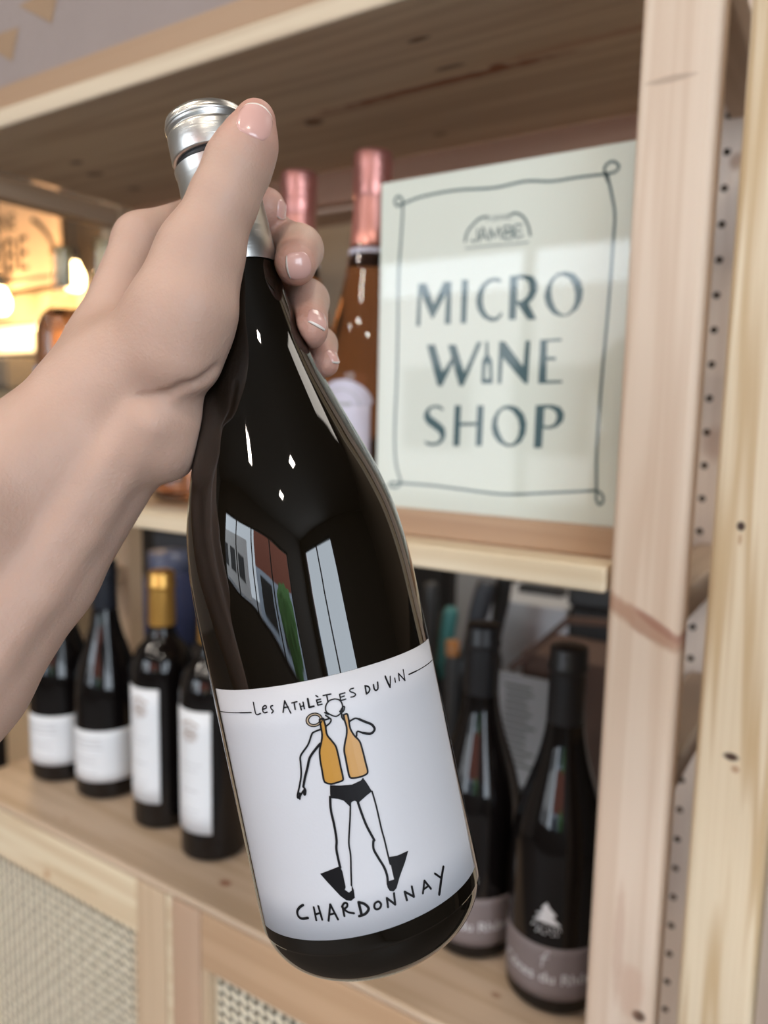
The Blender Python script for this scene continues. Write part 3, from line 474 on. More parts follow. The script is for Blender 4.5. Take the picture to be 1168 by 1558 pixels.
for lt_ in POSTER['letters']:
    V, F = fill_data([lt_], mpl, .0, slab=0); mesh_obj('letter', V, F, m_teal, sg)
V, F = stroke_data([(1.9, l) for l in POSTER['border']], mpl, .0, 3); mesh_obj('drawn_border', V, F, m_teal, sg)
V, F = stroke_data(POSTER['logo'], mpl, .0, 2); mesh_obj('logo', V, F, m_teal, sg)
m_acr = thin_clear('clear_acrylic', (.97, .98, .97, 1), 1.49)
box('acrylic_cover', -.3596, -.1482, YP - .0022, YP - .0004, -.0765, .1893, m_acr, sg, 0)

# ------------------------------------------------------------------ bottles on the shelves
def print_lines(name, R, rows, mat, parent, h=.0005):
    if name == 'lettering':                                        # each printed line is a piece of its own
        for r_ in rows:
            V, F = stroke_data([r_], cyl_map(R), h, 2); mesh_obj('text_line', V, F, mat, parent, local=True)
        return
    V, F = stroke_data(rows, cyl_map(R), h, 2); return mesh_obj(name, V, F, mat, parent, local=True)
def letters_on(name, R, body, size, u, v, mat, parent, h=.0006):
    tv, tf = text_shapes(body, size); fn = cyl_map(R)
    return mesh_obj(name, [fn(x + u, y + v, h) for x, y in tv], tf, mat, parent, local=True)
BURG = smooth_prof([(.0005, .003), (.028, .0006), (.036, .0012), (.0395, .005), (.0405, .012), (.0405, .07), (.0405, .125), (.0393, .145), (.0352, .165), (.0290, .185), (.0225, .205), (.0178, .225), (.0155, .245), (.0146, .270), (.0146, .298)], 4)
BORD = smooth_prof([(.0005, .003), (.026, .0006), (.033, .0012), (.036, .005), (.0370, .012), (.0370, .1), (.0370, .180), (.0355, .197), (.0300, .211), (.0205, .222), (.0160, .232), (.0148, .245), (.0144, .300)], 4)
def capsule(r, z0, z1, mat, parent):
    return lathe('capsule', [(r * 1.04, z0), (r * 1.05, z0 + .0006), (r * 1.01, z1 - .022), (r * 1.02, z1 - .020), (r * 1.10, z1 - .0185), (r * 1.10, z1 - .0155), (r * 1.03, z1 - .013), (r * 1.03, z1 - .002), (r * .98, z1), (.0004, z1 + .0003)], mat, parent, 32)
m_navy = plain('capsule_navy', (.010, .013, .022), .45)
m_blackcap = plain('capsule_black', (.012, .012, .014), .4)
m_goldcap = plain('capsule_gold', (.72, .40, .10), .32, metal=.75, bump=.1, bscale=300)
m_lab = plain('shelf_label_white', (.78, .80, .83), .5)
m_grey = plain('label_print_grey', (.42, .42, .44), .6)
m_crest = plain('label_crest_bronze', (.34, .25, .20), .5)
m_taupe = plain('label_taupe', (.20, .165, .165), .55)
m_white = plain('label_print_white', (.70, .70, .72), .5)

def burgundy_pair():
    e = empty('red_wine_bottle', (-.807, .612, -.4895), 'dark burgundy bottle with navy capsule and white label, next to the gold-capped one', 'bottle', 'navy-capped bottles on the lowest board')
    lathe('glass_body', BURG, m_bottle_bg, e); capsule(.0152, .234, .3015, m_navy, e)
    lb = wrap_label('label', .0405, -44, 44, 26, 92, m_lab, e)
    rows = [(1.2, [(-38, 82 - 6 * k), (rr.uniform(-6, 8), 82 - 6 * k)]) for k in range(3)] + [(.8, [(-38, 58 - 5 * k), (rr.uniform(-20, 0), 58 - 5 * k)]) for k in range(3)] + [(1.2, [(-38, 36), (-2, 36)])]
    print_lines('lettering', .0405, rows, m_grey, lb)
    e.rotation_euler.z = math.radians(35); return e
nb = burgundy_pair(); n2 = copy_tree(nb); n2.location = (-.896, .607, -.4895 + EYE); n2.rotation_euler.z = math.radians(38)
n2['label'] = 'dark burgundy bottle with white label, its neck hidden behind the forearm'
def bordeaux(loc, rot, label):
    e = empty('red_wine_bottle', loc, label, 'bottle', 'gold-capped bottles on the lowest board')
    lathe('glass_body', BORD, m_bottle_bg, e); capsule(.0152, .240, .3035, m_goldcap, e)
    lb = wrap_label('label', .0370, -25, 25, 34, 172, m_lab, e)
    rows = [(.7, [(-14, 112), (14, 112)]), (.7, [(-10, 105), (10, 105)]), (.9, [(-12, 82), (10, 82)]), (.6, [(-12, 60), (12, 60)]), (.6, [(-12, 54), (8, 54)])]
    print_lines('lettering', .0370, rows, m_grey, lb)
    cr_ = []
    for k in range(14):
        a = 2 * math.pi * k / 14; cr_.append((1.5, [(5.0 * math.cos(a), 146 + 5.0 * math.sin(a)), (10.5 * math.cos(a), 146 + 9.5 * math.sin(a))]))
    cr_ += [(3, [(-4, 146), (4, 146)]), (2.4, [(-11, 156), (0, 160), (11, 156)])]
    print_lines('crest', .0370, cr_, m_crest, lb)
    e.rotation_euler.z = math.radians(rot); return e
bordeaux((-.692, .604, -.4895), 2, 'dark bottle with gold capsule and tall narrow white label with a bronze crest')
bordeaux((-.595, .590, -.4895), 2, 'tall-shouldered dark bottle with narrow crested label, half behind the held bottle')
def rhone(loc, rot, label):
    e = empty('red_wine_bottle', loc, label, 'bottle', 'black-capped bottles with taupe labels')
    lathe('glass_body', BURG, m_bottle_bg, e); capsule(.0152, .236, .3035, m_blackcap, e)
    lb = wrap_label('label', .0405, -70, 70, 16, 62, m_taupe, e)
    letters_on('lettering', .0405, 'Côtes du Rhône', 13.5, 4, 31, m_white, lb)
    V, F = stroke_data([(.9, [(-2, 44), (-1, 50), (1, 57), (4, 58)]), (.9, [(-3, 52), (3, 53)])], cyl_map(.0405), .0006, 2); mesh_obj('monogram', V, F, m_white, lb, local=True)
    V, F = fill_data([[[(-11, 84), (12, 82), (5, 89), (8, 91), (2, 97), (0, 101), (-4, 96), (-3, 92), (-9, 90), (-4, 88)]]], cyl_map(.0405), .0004)
    em = mesh_obj('emblem', V, F, m_white, e, local=True)
    for zz, hw_ in ((79, 12), (74.5, 8)):                              # two lines of lettering too small to read
        V, F = stroke_data([(.8, [(-hw_ + 3.2 * k, zz + (1.3 if k % 2 else -1.3)), (-hw_ + 3.2 * k + 1.6, zz + (-.9 if k % 3 else 1.2))]) for k in range(int(hw_ * 2 / 3.2) + 1)], cyl_map(.0405), .0004, 2); mesh_obj('text_line', V, F, m_white, em, local=True)
    e.rotation_euler.z = math.radians(rot); return e
rhone((-.285, .620, -.4895), 12, 'dark bottle with black capsule and taupe label, right against the held bottle')
rhone((-.198, .600, -.4895), 8, 'dark bottle with white emblem and taupe label, right against the pine post')

# rosé bottles on the middle board
m_rose_foil = plain('pink_foil', (.62, .28, .25), .28, metal=.8, bump=.9, bscale=260)
m_rose_smooth = plain('pink_foil_smooth', (.66, .30, .26), .32, metal=.7, bump=.15, bscale=200)
m_rose_glass = glass('rose_sparkling', (.80, .40, .20), .03, 1.36)
m_clear = thin_clear('clear_bottle_glass', (.90, .88, .84, 1), 1.5)
m_rose_wine = glass('rose_wine', (.86, .48, .32), .03, 1.34)
m_cork = plain('cork', (.52, .46, .30), .7, bump=.4, bscale=300, var=.15, vscale=150)
m_blue = plain('label_blue', (.12, .25, .55), .5)
m_pale = plain('label_lilac', (.62, .60, .72), .5)
SPARK = smooth_prof([(.0005, .004), (.030, .0006), (.040, .0014), (.0435, .006), (.0445, .014), (.0445, .07), (.0445, .120), (.0425, .145), (.0375, .172), (.0300, .202), (.0235, .232), (.0185, .262), (.0158, .285), (.0150, .310)], 4)
def sparkling(loc, label, k=1.0):
    e = empty('sparkling_rose_bottle', loc, label, 'bottle', 'pink-foiled sparkling rosé bottles')
    lathe('glass_body', SPARK + [(.0004, .3105)], m_rose_glass, e)
    lathe('neck_foil', [(.0205, .250), (.0200, .2505), (.0186, .268), (.0170, .290), (.0164, .300)], m_rose_smooth, e)
    V, F = lathe_data([(.0166, .296), (.0178, .300), (.0176, .306), (.0184, .312), (.0178, .318), (.0186, .325), (.0184, .334), (.0175, .3375), (.012, .339), (.0004, .3395)], 40)
    V = [(x * (1 + .045 * mnoise.noise(Vector((x, y, z)) * 260)), y * (1 + .045 * mnoise.noise(Vector((x, y, z)) * 260 + Vector((9, 0, 0)))), z) for x, y, z in V]
    mesh_obj('cap_foil', V, F, m_rose_foil, e, True, True)
    lathe('neck_band', [(.0212, .236), (.0210, .2505)], m_pale, e)
    lb = wrap_label('label', .0445, -28, 28, 40, 112, m_pale, e)
    ov = [(30 * math.cos(t), 108 + 22 * math.sin(t)) for t in [math.pi * k / 16 for k in range(17)]]
    V, F = fill_data([[ov]], cyl_map(.0445), .0008); mesh_obj('label_top', V, F, m_pale, lb, local=True)
    V, F = stroke_data([(1.0, [(18 * math.cos(t), 106 + 15 * math.sin(t)) for t in [math.pi * k / 12 for k in range(13)]]), (3, [(-9, 108), (9, 108)])], cyl_map(.0445), .0011, 2); mesh_obj('lettering', V, F, m_grey, lb, local=True)
    e.scale = (k, k, k); return e
sparkling((-.4125, .617, -.0985), 'pink-foiled sparkling rosé bottle tucked behind the edge of the cream sign')
sparkling((-.4995, .617, -.0985), 'pink-foiled sparkling rosé bottle mostly hidden by the fingertips', .985)
def rose(loc, label):
    e = empty('still_rose_bottle', loc, label, 'bottle', 'corked still rosé bottles with blue labels')
    lathe('glass_body', [(r * .999, z) for r, z in BORD] + [(.0004, .3003)], m_clear, e)
    lathe('wine', [(max(r - .0022, .0004), z + .003) for r, z in BORD if z < .222] + [(.0172, .2225), (.0004, .2226)], m_rose_wine, e)
    lathe('cork', [(.0004, .252), (.0098, .252), (.0098, .2985), (.0004, .2988)], m_cork, e, 24)
    lathe('glass_lip', [(.0146, .288), (.0160, .2885), (.0162, .296), (.0148, .2975)], m_clear, e, 32)
    wrap_label('label', .0370, -40, 40, 45, 150, m_blue, e); return e
r1 = rose((-.877, .617, -.0985), 'corked rosé bottle with blue label standing farthest along the middle board')
r2 = copy_tree(r1); r2.location = (-.797, .617, -.0985 + EYE); r2['label'] = 'corked rosé bottle whose neck top just shows over the wrist'
r3 = copy_tree(r1); r3.location = (-.640, .596, -.0985 + EYE); r3['label'] = 'rosé bottle hidden by the hand except its base above the middle board edge'

# ------------------------------------------------------------------ things behind the shelving
m_signink = plain('sign_ink_dark', (.035, .035, .025), .6)
m_bench = plain('bench_dark', (.035, .028, .024), .6)
bn = empty('work_bench', (-.7, 1.25, ZF), 'dark work bench standing behind the open-backed shelving', 'bench')
box('bench_top', -1.7, .25, .86, 1.70, -.53, -.495, m_bench, bn, .003)
for x in (-1.66, .19):
    for y in (.9, 1.64): box('leg', x, x + .05, y, y + .05, ZF, -.53, m_bench, bn, .003)
sc_ = empty('dark_backdrop', (-.7, 1.72, ZF), 'added black backdrop panels behind the dark work bench', 'backdrop')
for k in range(6): box('panel', -2.2 + k * .65, -1.555 + k * .65, 1.72, 1.75, ZF, -.06, m_dark, sc_, .004)  # added backdrop, coloured black to keep the view behind the bench dark
m_steel = plain('brushed_steel', (.72, .74, .77), .4, metal=.35, bump=.2, bscale=120)
hd = empty('steel_bain_marie', (-.55, 1.2, -.495), 'brushed steel container with sloping lid behind the dark bottle necks', 'container')
def prism(name, pts, y0, y1, mat, parent):
    n = len(pts); V = [(x, y0, z) for x, z in pts] + [(x, y1, z) for x, z in pts]
    return mesh_obj(name, V, [tuple(range(n))[::-1], tuple(range(n, 2 * n))] + [(i, (i + 1) % n, n + (i + 1) % n, n + i) for i in range(n)], mat, parent)
prism('container_body', [(-.56, -.494), (-.37, -.494), (-.385, -.335), (-.532, -.335)], 1.15, 1.34, m_steel, hd)
prism('lid', [(-.540, -.3345), (-.380, -.3345), (-.388, -.298), (-.528, -.298)], 1.145, 1.345, m_steel, hd)
box('lid_handle', -.50, -.42, 1.22, 1.25, -.2985, -.285, m_frame, hd, .003)

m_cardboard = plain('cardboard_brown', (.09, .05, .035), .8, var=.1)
db = empty('black_case', (-.34, 1.15, -.495), 'black case on the bench beside the steel container', 'case')
box('case_body', -.366, -.25, 1.09, 1.24, -.4945, -.278, m_dark, db, .008); box('case_lid', -.368, -.248, 1.088, 1.242, -.2775, -.246, m_frame, db, .008)
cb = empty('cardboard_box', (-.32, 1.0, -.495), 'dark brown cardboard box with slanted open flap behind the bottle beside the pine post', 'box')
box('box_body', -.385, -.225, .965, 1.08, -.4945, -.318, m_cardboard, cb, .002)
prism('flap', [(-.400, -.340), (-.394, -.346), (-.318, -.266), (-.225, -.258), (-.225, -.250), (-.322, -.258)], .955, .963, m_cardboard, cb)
pc = empty('price_card', (-.36, .92, -.495), 'white printed card with dark lines between the two black capsules', 'card')
box('card_sheet', -.407, -.322, .920, .9215, -.4945, -.336, plain('card_white', (.24, .24, .24), .5), pc, 0)
for k in range(13):
    V, F = stroke_data([(3.2, [(-388 + rr.uniform(0, 3), -352 - 9 * k), (-350 + rr.uniform(-10, 6), -352 - 9 * k)])], lambda u, v, h: (u / 1000, .920 - h, v / 1000), .0006, 8)
    mesh_obj('text_line', V, F, m_signink, pc)
box('card_foot', -.41, -.32, .918, .950, -.4948, -.488, m_frame, pc, .001)
def brush(name, x, z, lean, y, col, label, r=.010):
    e = empty(name, (x, y, -.495), label, 'utensil', 'handled utensils on the bench behind the shelf')
    L = z + .495
    lathe('handle', smooth_prof([(.0004, L), (r * .7, L - .003), (r, L - .012), (r * 1.05, L - .05), (r * .8, L - .09), (r * .75, L - .11)], 3), col, e, 20)
    lathe('head', [(r * .75, L - .11), (r * .6, L - .12), (r * 1.3, L - .14), (r * 1.5, .002), (.0004, .0005)], m_frame, e, 20)
    e.rotation_euler = (0, lean, 0); return e
m_teal_h = plain('handle_teal', (.05, .20, .19), .4); m_greyh = plain('handle_slate', (.05, .055, .065), .45)
brush('utensil', -.521, -.235, 0, .95, m_frame, 'upright black-handled utensil just past the held bottle', .011)
brush('utensil', -.533, -.270, .16, .97, m_teal_h, 'teal-handled utensil leaning behind the held bottle label', .011)
brush('utensil', -.520, -.225, .24, 1.0, m_greyh, 'slate-handled utensil leaning towards the steel container', .014)
brush('utensil', -.478, -.222, .12, 1.04, m_frame, 'black-handled utensil nearest the steel container', .012)
aj = empty('amber_jar', (-.474, .93, -.495), 'small dark bottle with an amber cap among the handled utensils', 'jar')
lathe('jar_body', [(.0004, .0005), (.010, .001), (.011, .006), (.011, .15), (.009, .165)], m_frame, aj, 24); lathe('jar_lid', [(.009, .163), (.0095, .166), (.0095, .184), (.0004, .187)], plain('amber', (.40, .17, .05), .3), aj, 24)
tag(box('white_pillar', -.72, -.60, 1.42, 1.52, -.4945, -.10, plain('pale_grey_paint', (.35, .35, .34), .7), None, .004), 'pale grey post behind the utensils on the bench', 'post')
m_bluegl = plain('blue_plastic', (.05, .06, .13), .25)
bj = empty('blue_jar', (-1.235, 1.1, -.495), 'blue lidded jar on the bench seen past the gold capsule', 'jar')
lathe('jar_body', [(.0004, .0005), (.05, .001), (.055, .006), (.055, .14), (.04, .165)], m_bluegl, bj, 32); lathe('jar_lid', [(.042, .163), (.043, .166), (.043, .20), (.0004, .205)], plain('lid_slate_blue', (.10, .12, .20), .3), bj, 32)
for x, lb_ in ((-1.34, 'dark slate box on the bench beyond the blue jar'), (-1.13, 'dark slate box on the bench just past the held bottle')):
    e = empty('storage_box', (x, 1.25, -.495), lb_, 'box'); box('box_body', x - .06, x + .06, 1.2, 1.3, -.4945, -.28, m_greyh, e, .004); box('box_lid', x - .062, x + .062, 1.198, 1.302, -.2798, -.255, m_frame, e, .004)


# bar corner at the far left: lamps, hanging sign, shelf
m_orange = plain('sign_orange', (.72, .46, .27), .6, emit=(1.0, .60, .34), estr=.06)
bs = empty('hanging_sign', (-2.62, 1.58, .42), 'orange backlit sign with dark arched lettering over the bar', 'sign')
box('panel', -2.95, -2.275, 1.58, 1.60, .405, .74, m_orange, bs, .006)
def bar_map(u, v, h): return (-2.60 + u / 1000, 1.58 - h, .52 + v / 1000)
tv, tf = text_shapes('JAMBE', 165); mesh_obj('lettering', [bar_map(x * .78 - 5, y - 62, .002) for x, y in tv], tf, m_signink, bs)
tv, tf = text_shapes('PLEINE', 80); mesh_obj('lettering', [bar_map(x * .9 - 0, y + 75 + 0, .002) for x, y in tv], tf, m_signink, bs)
V, F = stroke_data([(16, [(330 * math.cos(t), -75 + 215 * math.sin(t)) for t in [math.pi * (.05 + .24 * k / 10) for k in range(11)]]), (16, [(330 * math.cos(t), -75 + 215 * math.sin(t)) for t in [math.pi * (.71 + .24 * k / 10) for k in range(11)]]), (12, [(-310, -92), (310, -92)])], bar_map, .002, 20); mesh_obj('arch', V, F, m_signink, bs)
for x in (-2.9, -2.33): lathe('hanger', [(.004, .74), (.004, 1.55)], m_frame, bs, 8, center=(x, 1.59, 0), local=False)
m_bulb = plain('lamp_bulb', (1, .85, .6), .3, emit=(1.0, .72, .36), estr=14)
def pendant(x, y, z, label, long):
    e = empty('pendant_lamp', (x, y, z), label, 'lamp', 'warm bulbs hanging over the bar')
    lathe('bulb', smooth_prof([(.0005, -.04 * long), (.02, -.034 * long), (.030, -.014 * long), (.030, .012 * long), (.020, .034 * long), (.014, .05 * long)], 4), m_bulb, e, 20)
    lathe('socket', [(.016, .05 * long), (.018, .052 * long), (.018, .09 * long), (.004, .095 * long)], m_frame, e, 16)
    lathe('cord', [(.003, .095 * long), (.003, ZC - z)], m_frame, e, 8)
    l = bpy.data.lights.new('bulb_light', 'POINT'); l.energy = 5; l.color = (1, .68, .36); l.shadow_soft_size = .05
    o = bpy.data.objects.new('bulb_light', l); COL.objects.link(o); o.location = (x, y - .10, z + EYE - .02)
    return e
pendant(-2.552, 1.55, .355, 'round warm bulb hanging below the orange sign', 1.0)
pendant(-2.150, 1.55, .405, 'small warm bulb hanging between the corked rosé bottles', 1.0)
m_warm = plain('warm_lamplight_tone', (.80, .62, .38), .8, var=.12, vscale=9)
wp = tag(box('painted_glow_panel', -3.4, -1.75, 1.68, 1.72, -.30, .41, m_warm, None, .004), 'panel in a painted lamplight tone for the wall behind the rosé bottles', 'panel')  # warm lamplight on the back wall, put into this panel's colour
lbx = empty('wall_light_box', (-2.62, 1.64, .19), 'glowing warm light box under the orange sign', 'lamp')
box('diffuser', -2.90, -2.455, 1.625, 1.665, .195, .285, plain('light_box', (1, .85, .6), .5, emit=(1, .80, .45), estr=1.1), lbx, .006); box('housing', -2.91, -2.445, 1.635, 1.679, .185, .295, m_frame, lbx, .004)
m_gry = plain('fridge_grey', (.20, .17, .14), .5)
fr2 = empty('bar_cabinet', (-2.6, 1.5, ZF), 'grey-brown bar cabinet under the glowing light box', 'cabinet')
box('cabinet_body', -2.98, -2.37, 1.45, 1.675, .06, .165, m_gry, fr2, .006); box('cabinet_door', -2.97, -2.38, 1.44, 1.449, .07, .155, plain('bar_grey_door', (.24, .21, .18), .4), fr2, .003)
box('stand', -2.95, -2.40, 1.5, 1.66, ZF, .06, m_warm, fr2, .004)
tag(box('ceiling_beam', -1.52, -1.02, 1.5, 1.62, .470, .545, plain('beam_pale_pink', (.62, .46, .38), .7, var=.08), None, .006), 'pale pinkish beam end showing between the pink-foiled bottles', 'beam')

# ------------------------------------------------------------------ the held bottle
BF = {"base":[-0.13974,0.22309,-0.19169],"x":[0.73576,0.64316,0.21217],"y":[-0.62255,0.76563,-0.16199],"z":[-0.26663,-0.0129,0.96371]}
BOTTLE_PROFILE = [[0.0001,0],[0.0255,0.0005],[0.0312,0.0023],[0.0358,0.0062],[0.0389,0.0112],[0.0405,0.0165],[0.041,0.022],[0.041,0.0655],[0.041,0.1105],[0.041,0.1275],[0.0408,0.1375],[0.04,0.1485],[0.0384,0.1595],[0.0352,0.1725],[0.0307,0.186],[0.026,0.2],[0.0222,0.212],[0.0192,0.2235],[0.0168,0.2375],[0.0152,0.2505],[0.0146,0.2575],[0.0146,0.3175]]
HB = bpy.data.objects.new('wine_bottle', None); COL.objects.link(HB)
tag(HB, 'dark burgundy wine bottle with silver capsule and white drawn label, held up by the hand', 'bottle')
mb = Matrix.Identity(4)
for i in range(3): mb[i][0] = BF['x'][i]; mb[i][1] = BF['y'][i]; mb[i][2] = BF['z'][i]; mb[i][3] = BF['base'][i]
mb[2][3] += EYE; HB.matrix_world = mb
RB = .041
prof = smooth_prof([tuple(p) for p in BOTTLE_PROFILE if p[1] < .248], 6)
lathe('glass_body', [(r, z) for r, z in prof] + [(0.0150, 0.2512), (0.0146, 0.2580), (0.0138, 0.2660)], m_bottle, HB, 128)
lathe('capsule', [(0.0155, 0.2528), (0.0157, 0.2533), (0.0155, 0.2620), (0.0151, 0.2740), (0.0147, 0.2863), (0.0147, 0.2897), (0.0151, 0.2917), (0.0152, 0.2927)], m_foil, HB, 72)
m_groove = plain('capsule_groove', (.02, .02, .022), .4)
lathe('capsule_groove', [(0.0151, 0.2926), (0.0139, 0.2932), (0.0139, 0.2954), (0.0150, 0.2958)], m_groove, HB, 72)
lathe('screw_cap', [(0.0139, 0.2953), (0.0150, 0.2956), (0.0153, 0.2964), (0.0152, 0.3045), (0.0151, 0.3056), (0.0147, 0.3059), (0.0147, 0.3063), (0.0151, 0.3066), (0.0151, 0.3100), (0.0147, 0.3116), (0.0136, 0.3124), (0.0004, 0.3126)], m_foil, HB, 72)
lathe('cap_ridge', [(0.0151, 0.3081), (0.0154, 0.3085), (0.0154, 0.3091), (0.0151, 0.3095)], m_foil, HB, 72)
fn = cyl_map(RB)
lab = wrap_label('label', RB, 0, 0, 0, 0, m_paper, HB, .0003, 60, LABEL['corners'])
words = {}
for w_, p_ in LABEL['lettering']:                                  # rules, title words and the grape name are separate prints
    u_ = sum(q[0] for q in p_) / len(p_); v_ = sum(q[1] for q in p_) / len(p_)
    k_ = 'grape_name' if v_ < 55 else ('rule_line', 0) if u_ < -24 and len(p_) in (2, 3) and abs(p_[0][1] - p_[-1][1]) < 2 else ('rule_line', 1) if u_ > 33 else ('title_word', 0) if u_ < -12.5 else ('title_word', 1) if u_ < 11 else ('title_word', 2) if u_ < 20 else ('title_word', 3)
    words.setdefault(k_, []).append((w_, p_))
for k_, st_ in words.items():
    V, F = stroke_data([(w * 1.2, p) for w, p in st_], fn, .00048); mesh_obj(k_ if isinstance(k_, str) else k_[0], V, F, m_ink, lab, local=True)
V, F = fill_data([[l] for l in LABEL['black']], fn, .00046); mesh_obj('swimwear_print', V, F, m_ink, lab, local=True)
V, F = fill_data([[l] for l in LABEL['gold']], fn, .00044); mesh_obj('ochre_bottle_print', V, F, m_gold, lab, local=True)
V, F = fill_data([LABEL['ring']], fn, .00044); mesh_obj('goggle_print', V, F, m_ochre, lab, local=True)
V, F = stroke_data([(w * 1.2, p) for w, p in LABEL['figure']], fn, .00052); mesh_obj('figure_drawing', V, F, m_ink, lab, local=True)

# ------------------------------------------------------------------ the hand
HAND = {"arm":[[[-0.23824,0.18687,0.01047,0.019],[-0.25025,0.16334,-0.01591,0.02],[-0.25732,0.13886,-0.03757,0.0215],[-0.27652,0.09292,-0.07932,0.025]],[[-0.23579,0.1887,-0.01167,0.0185],[-0.24919,0.16119,-0.0587,0.02],[-0.25666,0.13576,-0.09303,0.022],[-0.26939,0.0912,-0.14506,0.026]],[[-0.24836,0.1878,-0.00416,0.02],[-0.2655,0.16503,-0.04349,0.022],[-0.27247,0.14078,-0.07213,0.025],[-0.28929,0.09654,-0.12053,0.028]]],"palm":[[[-0.24802,0.21032,0.06501,0.0112],[-0.24772,0.19265,0.02554,0.0135],[-0.24062,0.18673,0.01167,0.0175]],[[-0.2552,0.22726,0.06502,0.0115],[-0.24855,0.19908,0.01615,0.015]],[[-0.25696,0.24142,0.05536,0.011],[-0.24941,0.20422,0.00623,0.0155]],[[-0.25779,0.25171,0.03982,0.0105],[-0.24952,0.20897,-0.00146,0.0155]],[[-0.20047,0.19388,0.05234,0.0132],[-0.20624,0.18906,0.03272,0.0165],[-0.22514,0.18598,0.01266,0.0185]]],"soft":[[[-0.19974,0.1893,0.03459,0.0152],[-0.20433,0.18766,0.0192,0.0152]],[[-0.215,0.1909,-0.00159,0.0145],[-0.21883,0.19136,-0.01018,0.0145],[-0.23152,0.19068,-0.00864,0.0165]]],"thumb":[[-0.20047,0.19388,0.05234,0.0132],[-0.19436,0.19947,0.07168,0.0108],[-0.19141,0.20382,0.08419,0.0106],[-0.18865,0.20607,0.09145,0.0088],[-0.18742,0.20802,0.09928,0.0066]],"index":[[-0.24802,0.21032,0.06501,0.0112],[-0.24289,0.23585,0.07807,0.0098],[-0.22543,0.24656,0.08334,0.0086],[-0.21127,0.2402,0.08042,0.008]],"middle":[[-0.2552,0.22726,0.06502,0.0115],[-0.22192,0.25564,0.07326,0.01],[-0.19793,0.24444,0.06408,0.0092],[-0.18606,0.2279,0.05473,0.0078]],"ring":[[-0.25696,0.24142,0.05536,0.011],[-0.22283,0.26448,0.05635,0.0095],[-0.19574,0.24772,0.04468,0.008],[-0.18226,0.23157,0.03117,0.0072]],"pinky":[[-0.25779,0.25171,0.03982,0.0105],[-0.22092,0.26901,0.03857,0.0085],[-0.19587,0.2559,0.02812,0.0068],[-0.1842,0.24414,0.01967,0.0055]],"ridge":[[[-0.21407,0.17643,-0.00352,0.003],[-0.2247,0.16931,-0.02292,0.003],[-0.23082,0.15756,-0.04277,0.003],[-0.2359,0.14325,-0.06356,0.003],[-0.23983,0.12713,-0.08135,0.003]],[[-0.20907,0.17975,-0.00564,0.0028],[-0.22096,0.17736,-0.02199,0.0028],[-0.22761,0.16551,-0.04341,0.0028],[-0.23151,0.15234,-0.06242,0.0028],[-0.23549,0.13767,-0.08112,0.0028],[-0.23743,0.12513,-0.09545,0.0028]]],"groove":[[[-0.19045,0.1906,0.01427,0.0011],[-0.19178,0.18761,0.01106,0.0011],[-0.19591,0.18205,0.00822,0.001],[-0.20335,0.17956,0.00529,0.0007],[-0.20974,0.1758,0.0045,0.0003]]]}
NAILS = [{"c":[-0.18123,0.20115,0.096],"n":[0.75602,-0.5211,0.39608],"d":[-0.12193,0.48242,0.86741],"w":0.0061,"l":0.0068},{"c":[-0.20349,0.24178,0.07934],"n":[0.97097,0.19742,-0.13504],"d":[-0.15292,0.07824,-0.98514],"w":0.0034,"l":0.0038},{"c":[-0.18012,0.22324,0.05273],"n":[0.76085,-0.59655,-0.25542],"d":[-0.64702,-0.72754,-0.22815],"w":0.005,"l":0.0048},{"c":[-0.17663,0.23061,0.03558],"n":[0.78009,-0.1327,0.61143],"d":[0.43692,-0.58396,-0.68417],"w":0.0044,"l":0.0045},{"c":[-0.17972,0.24449,0.02288],"n":[0.81145,0.06333,0.58098],"d":[0.57407,0.09993,-0.81269],"w":0.0032,"l":0.0034}]
# ---- hand: joints as (x, y, z, radius) in metres, seen from the camera point at the origin ----
def rc_sd(Pn, A, B):
    a, ra, b, rb = np.array(A[:3]), A[3], np.array(B[:3]), B[3]
    ba = b - a; L2 = ba @ ba
    t = np.clip(((Pn - a) @ ba) / L2, 0, 1)
    q = Pn - a - t[:, None] * ba
    return np.sqrt((q * q).sum(1)) - (ra + (rb - ra) * t)
def smin(d1, d2, k):
    h = np.clip(.5 + .5 * (d2 - d1) / k, 0, 1)
    return d2 + (d1 - d2) * h - k * h * (1 - h)
def smax(d1, d2, k): return -smin(-d1, -d2, k)
def chain_sd(Pn, pts, k):
    d = rc_sd(Pn, pts[0], pts[1])
    for i in range(1, len(pts) - 1): d = smin(d, rc_sd(Pn, pts[i], pts[i + 1]), k)
    return d
def bottle_sd(Pn):
    b = np.array(BF['base']); z = np.array(BF['z'])
    q = Pn - b; s = q @ z
    r = np.sqrt(np.maximum((q * q).sum(1) - s * s, 0))
    return r - np.interp(s, [p[1] for p in BOTTLE_PROFILE], [p[0] for p in BOTTLE_PROFILE])
def hand_sd(Pn):
    d = None
    for grp, k in (('arm', .016), ('palm', .012)):
        for c in HAND[grp]:
            e = chain_sd(Pn, c, .006)
            d = e if d is None else smin(d, e, k)
    for c in HAND['soft']: d = smin(d, chain_sd(Pn, c, .006), .007)
    d = smin(d, chain_sd(Pn, HAND['thumb'], .005), .009)
    for c in HAND['ridge']: d = smin(d, chain_sd(Pn, c, .003), .008)
    for c in HAND['groove']: d = smax(d, -chain_sd(Pn, c, .002), .003)
    f = None
    for n in ('index', 'middle', 'ring', 'pinky'):
        e = chain_sd(Pn, HAND[n], .0035)
        f = e if f is None else smin(f, e, .0012)
    d = smin(d, f, .004)
    return smax(d, -bottle_sd(Pn), .0015)

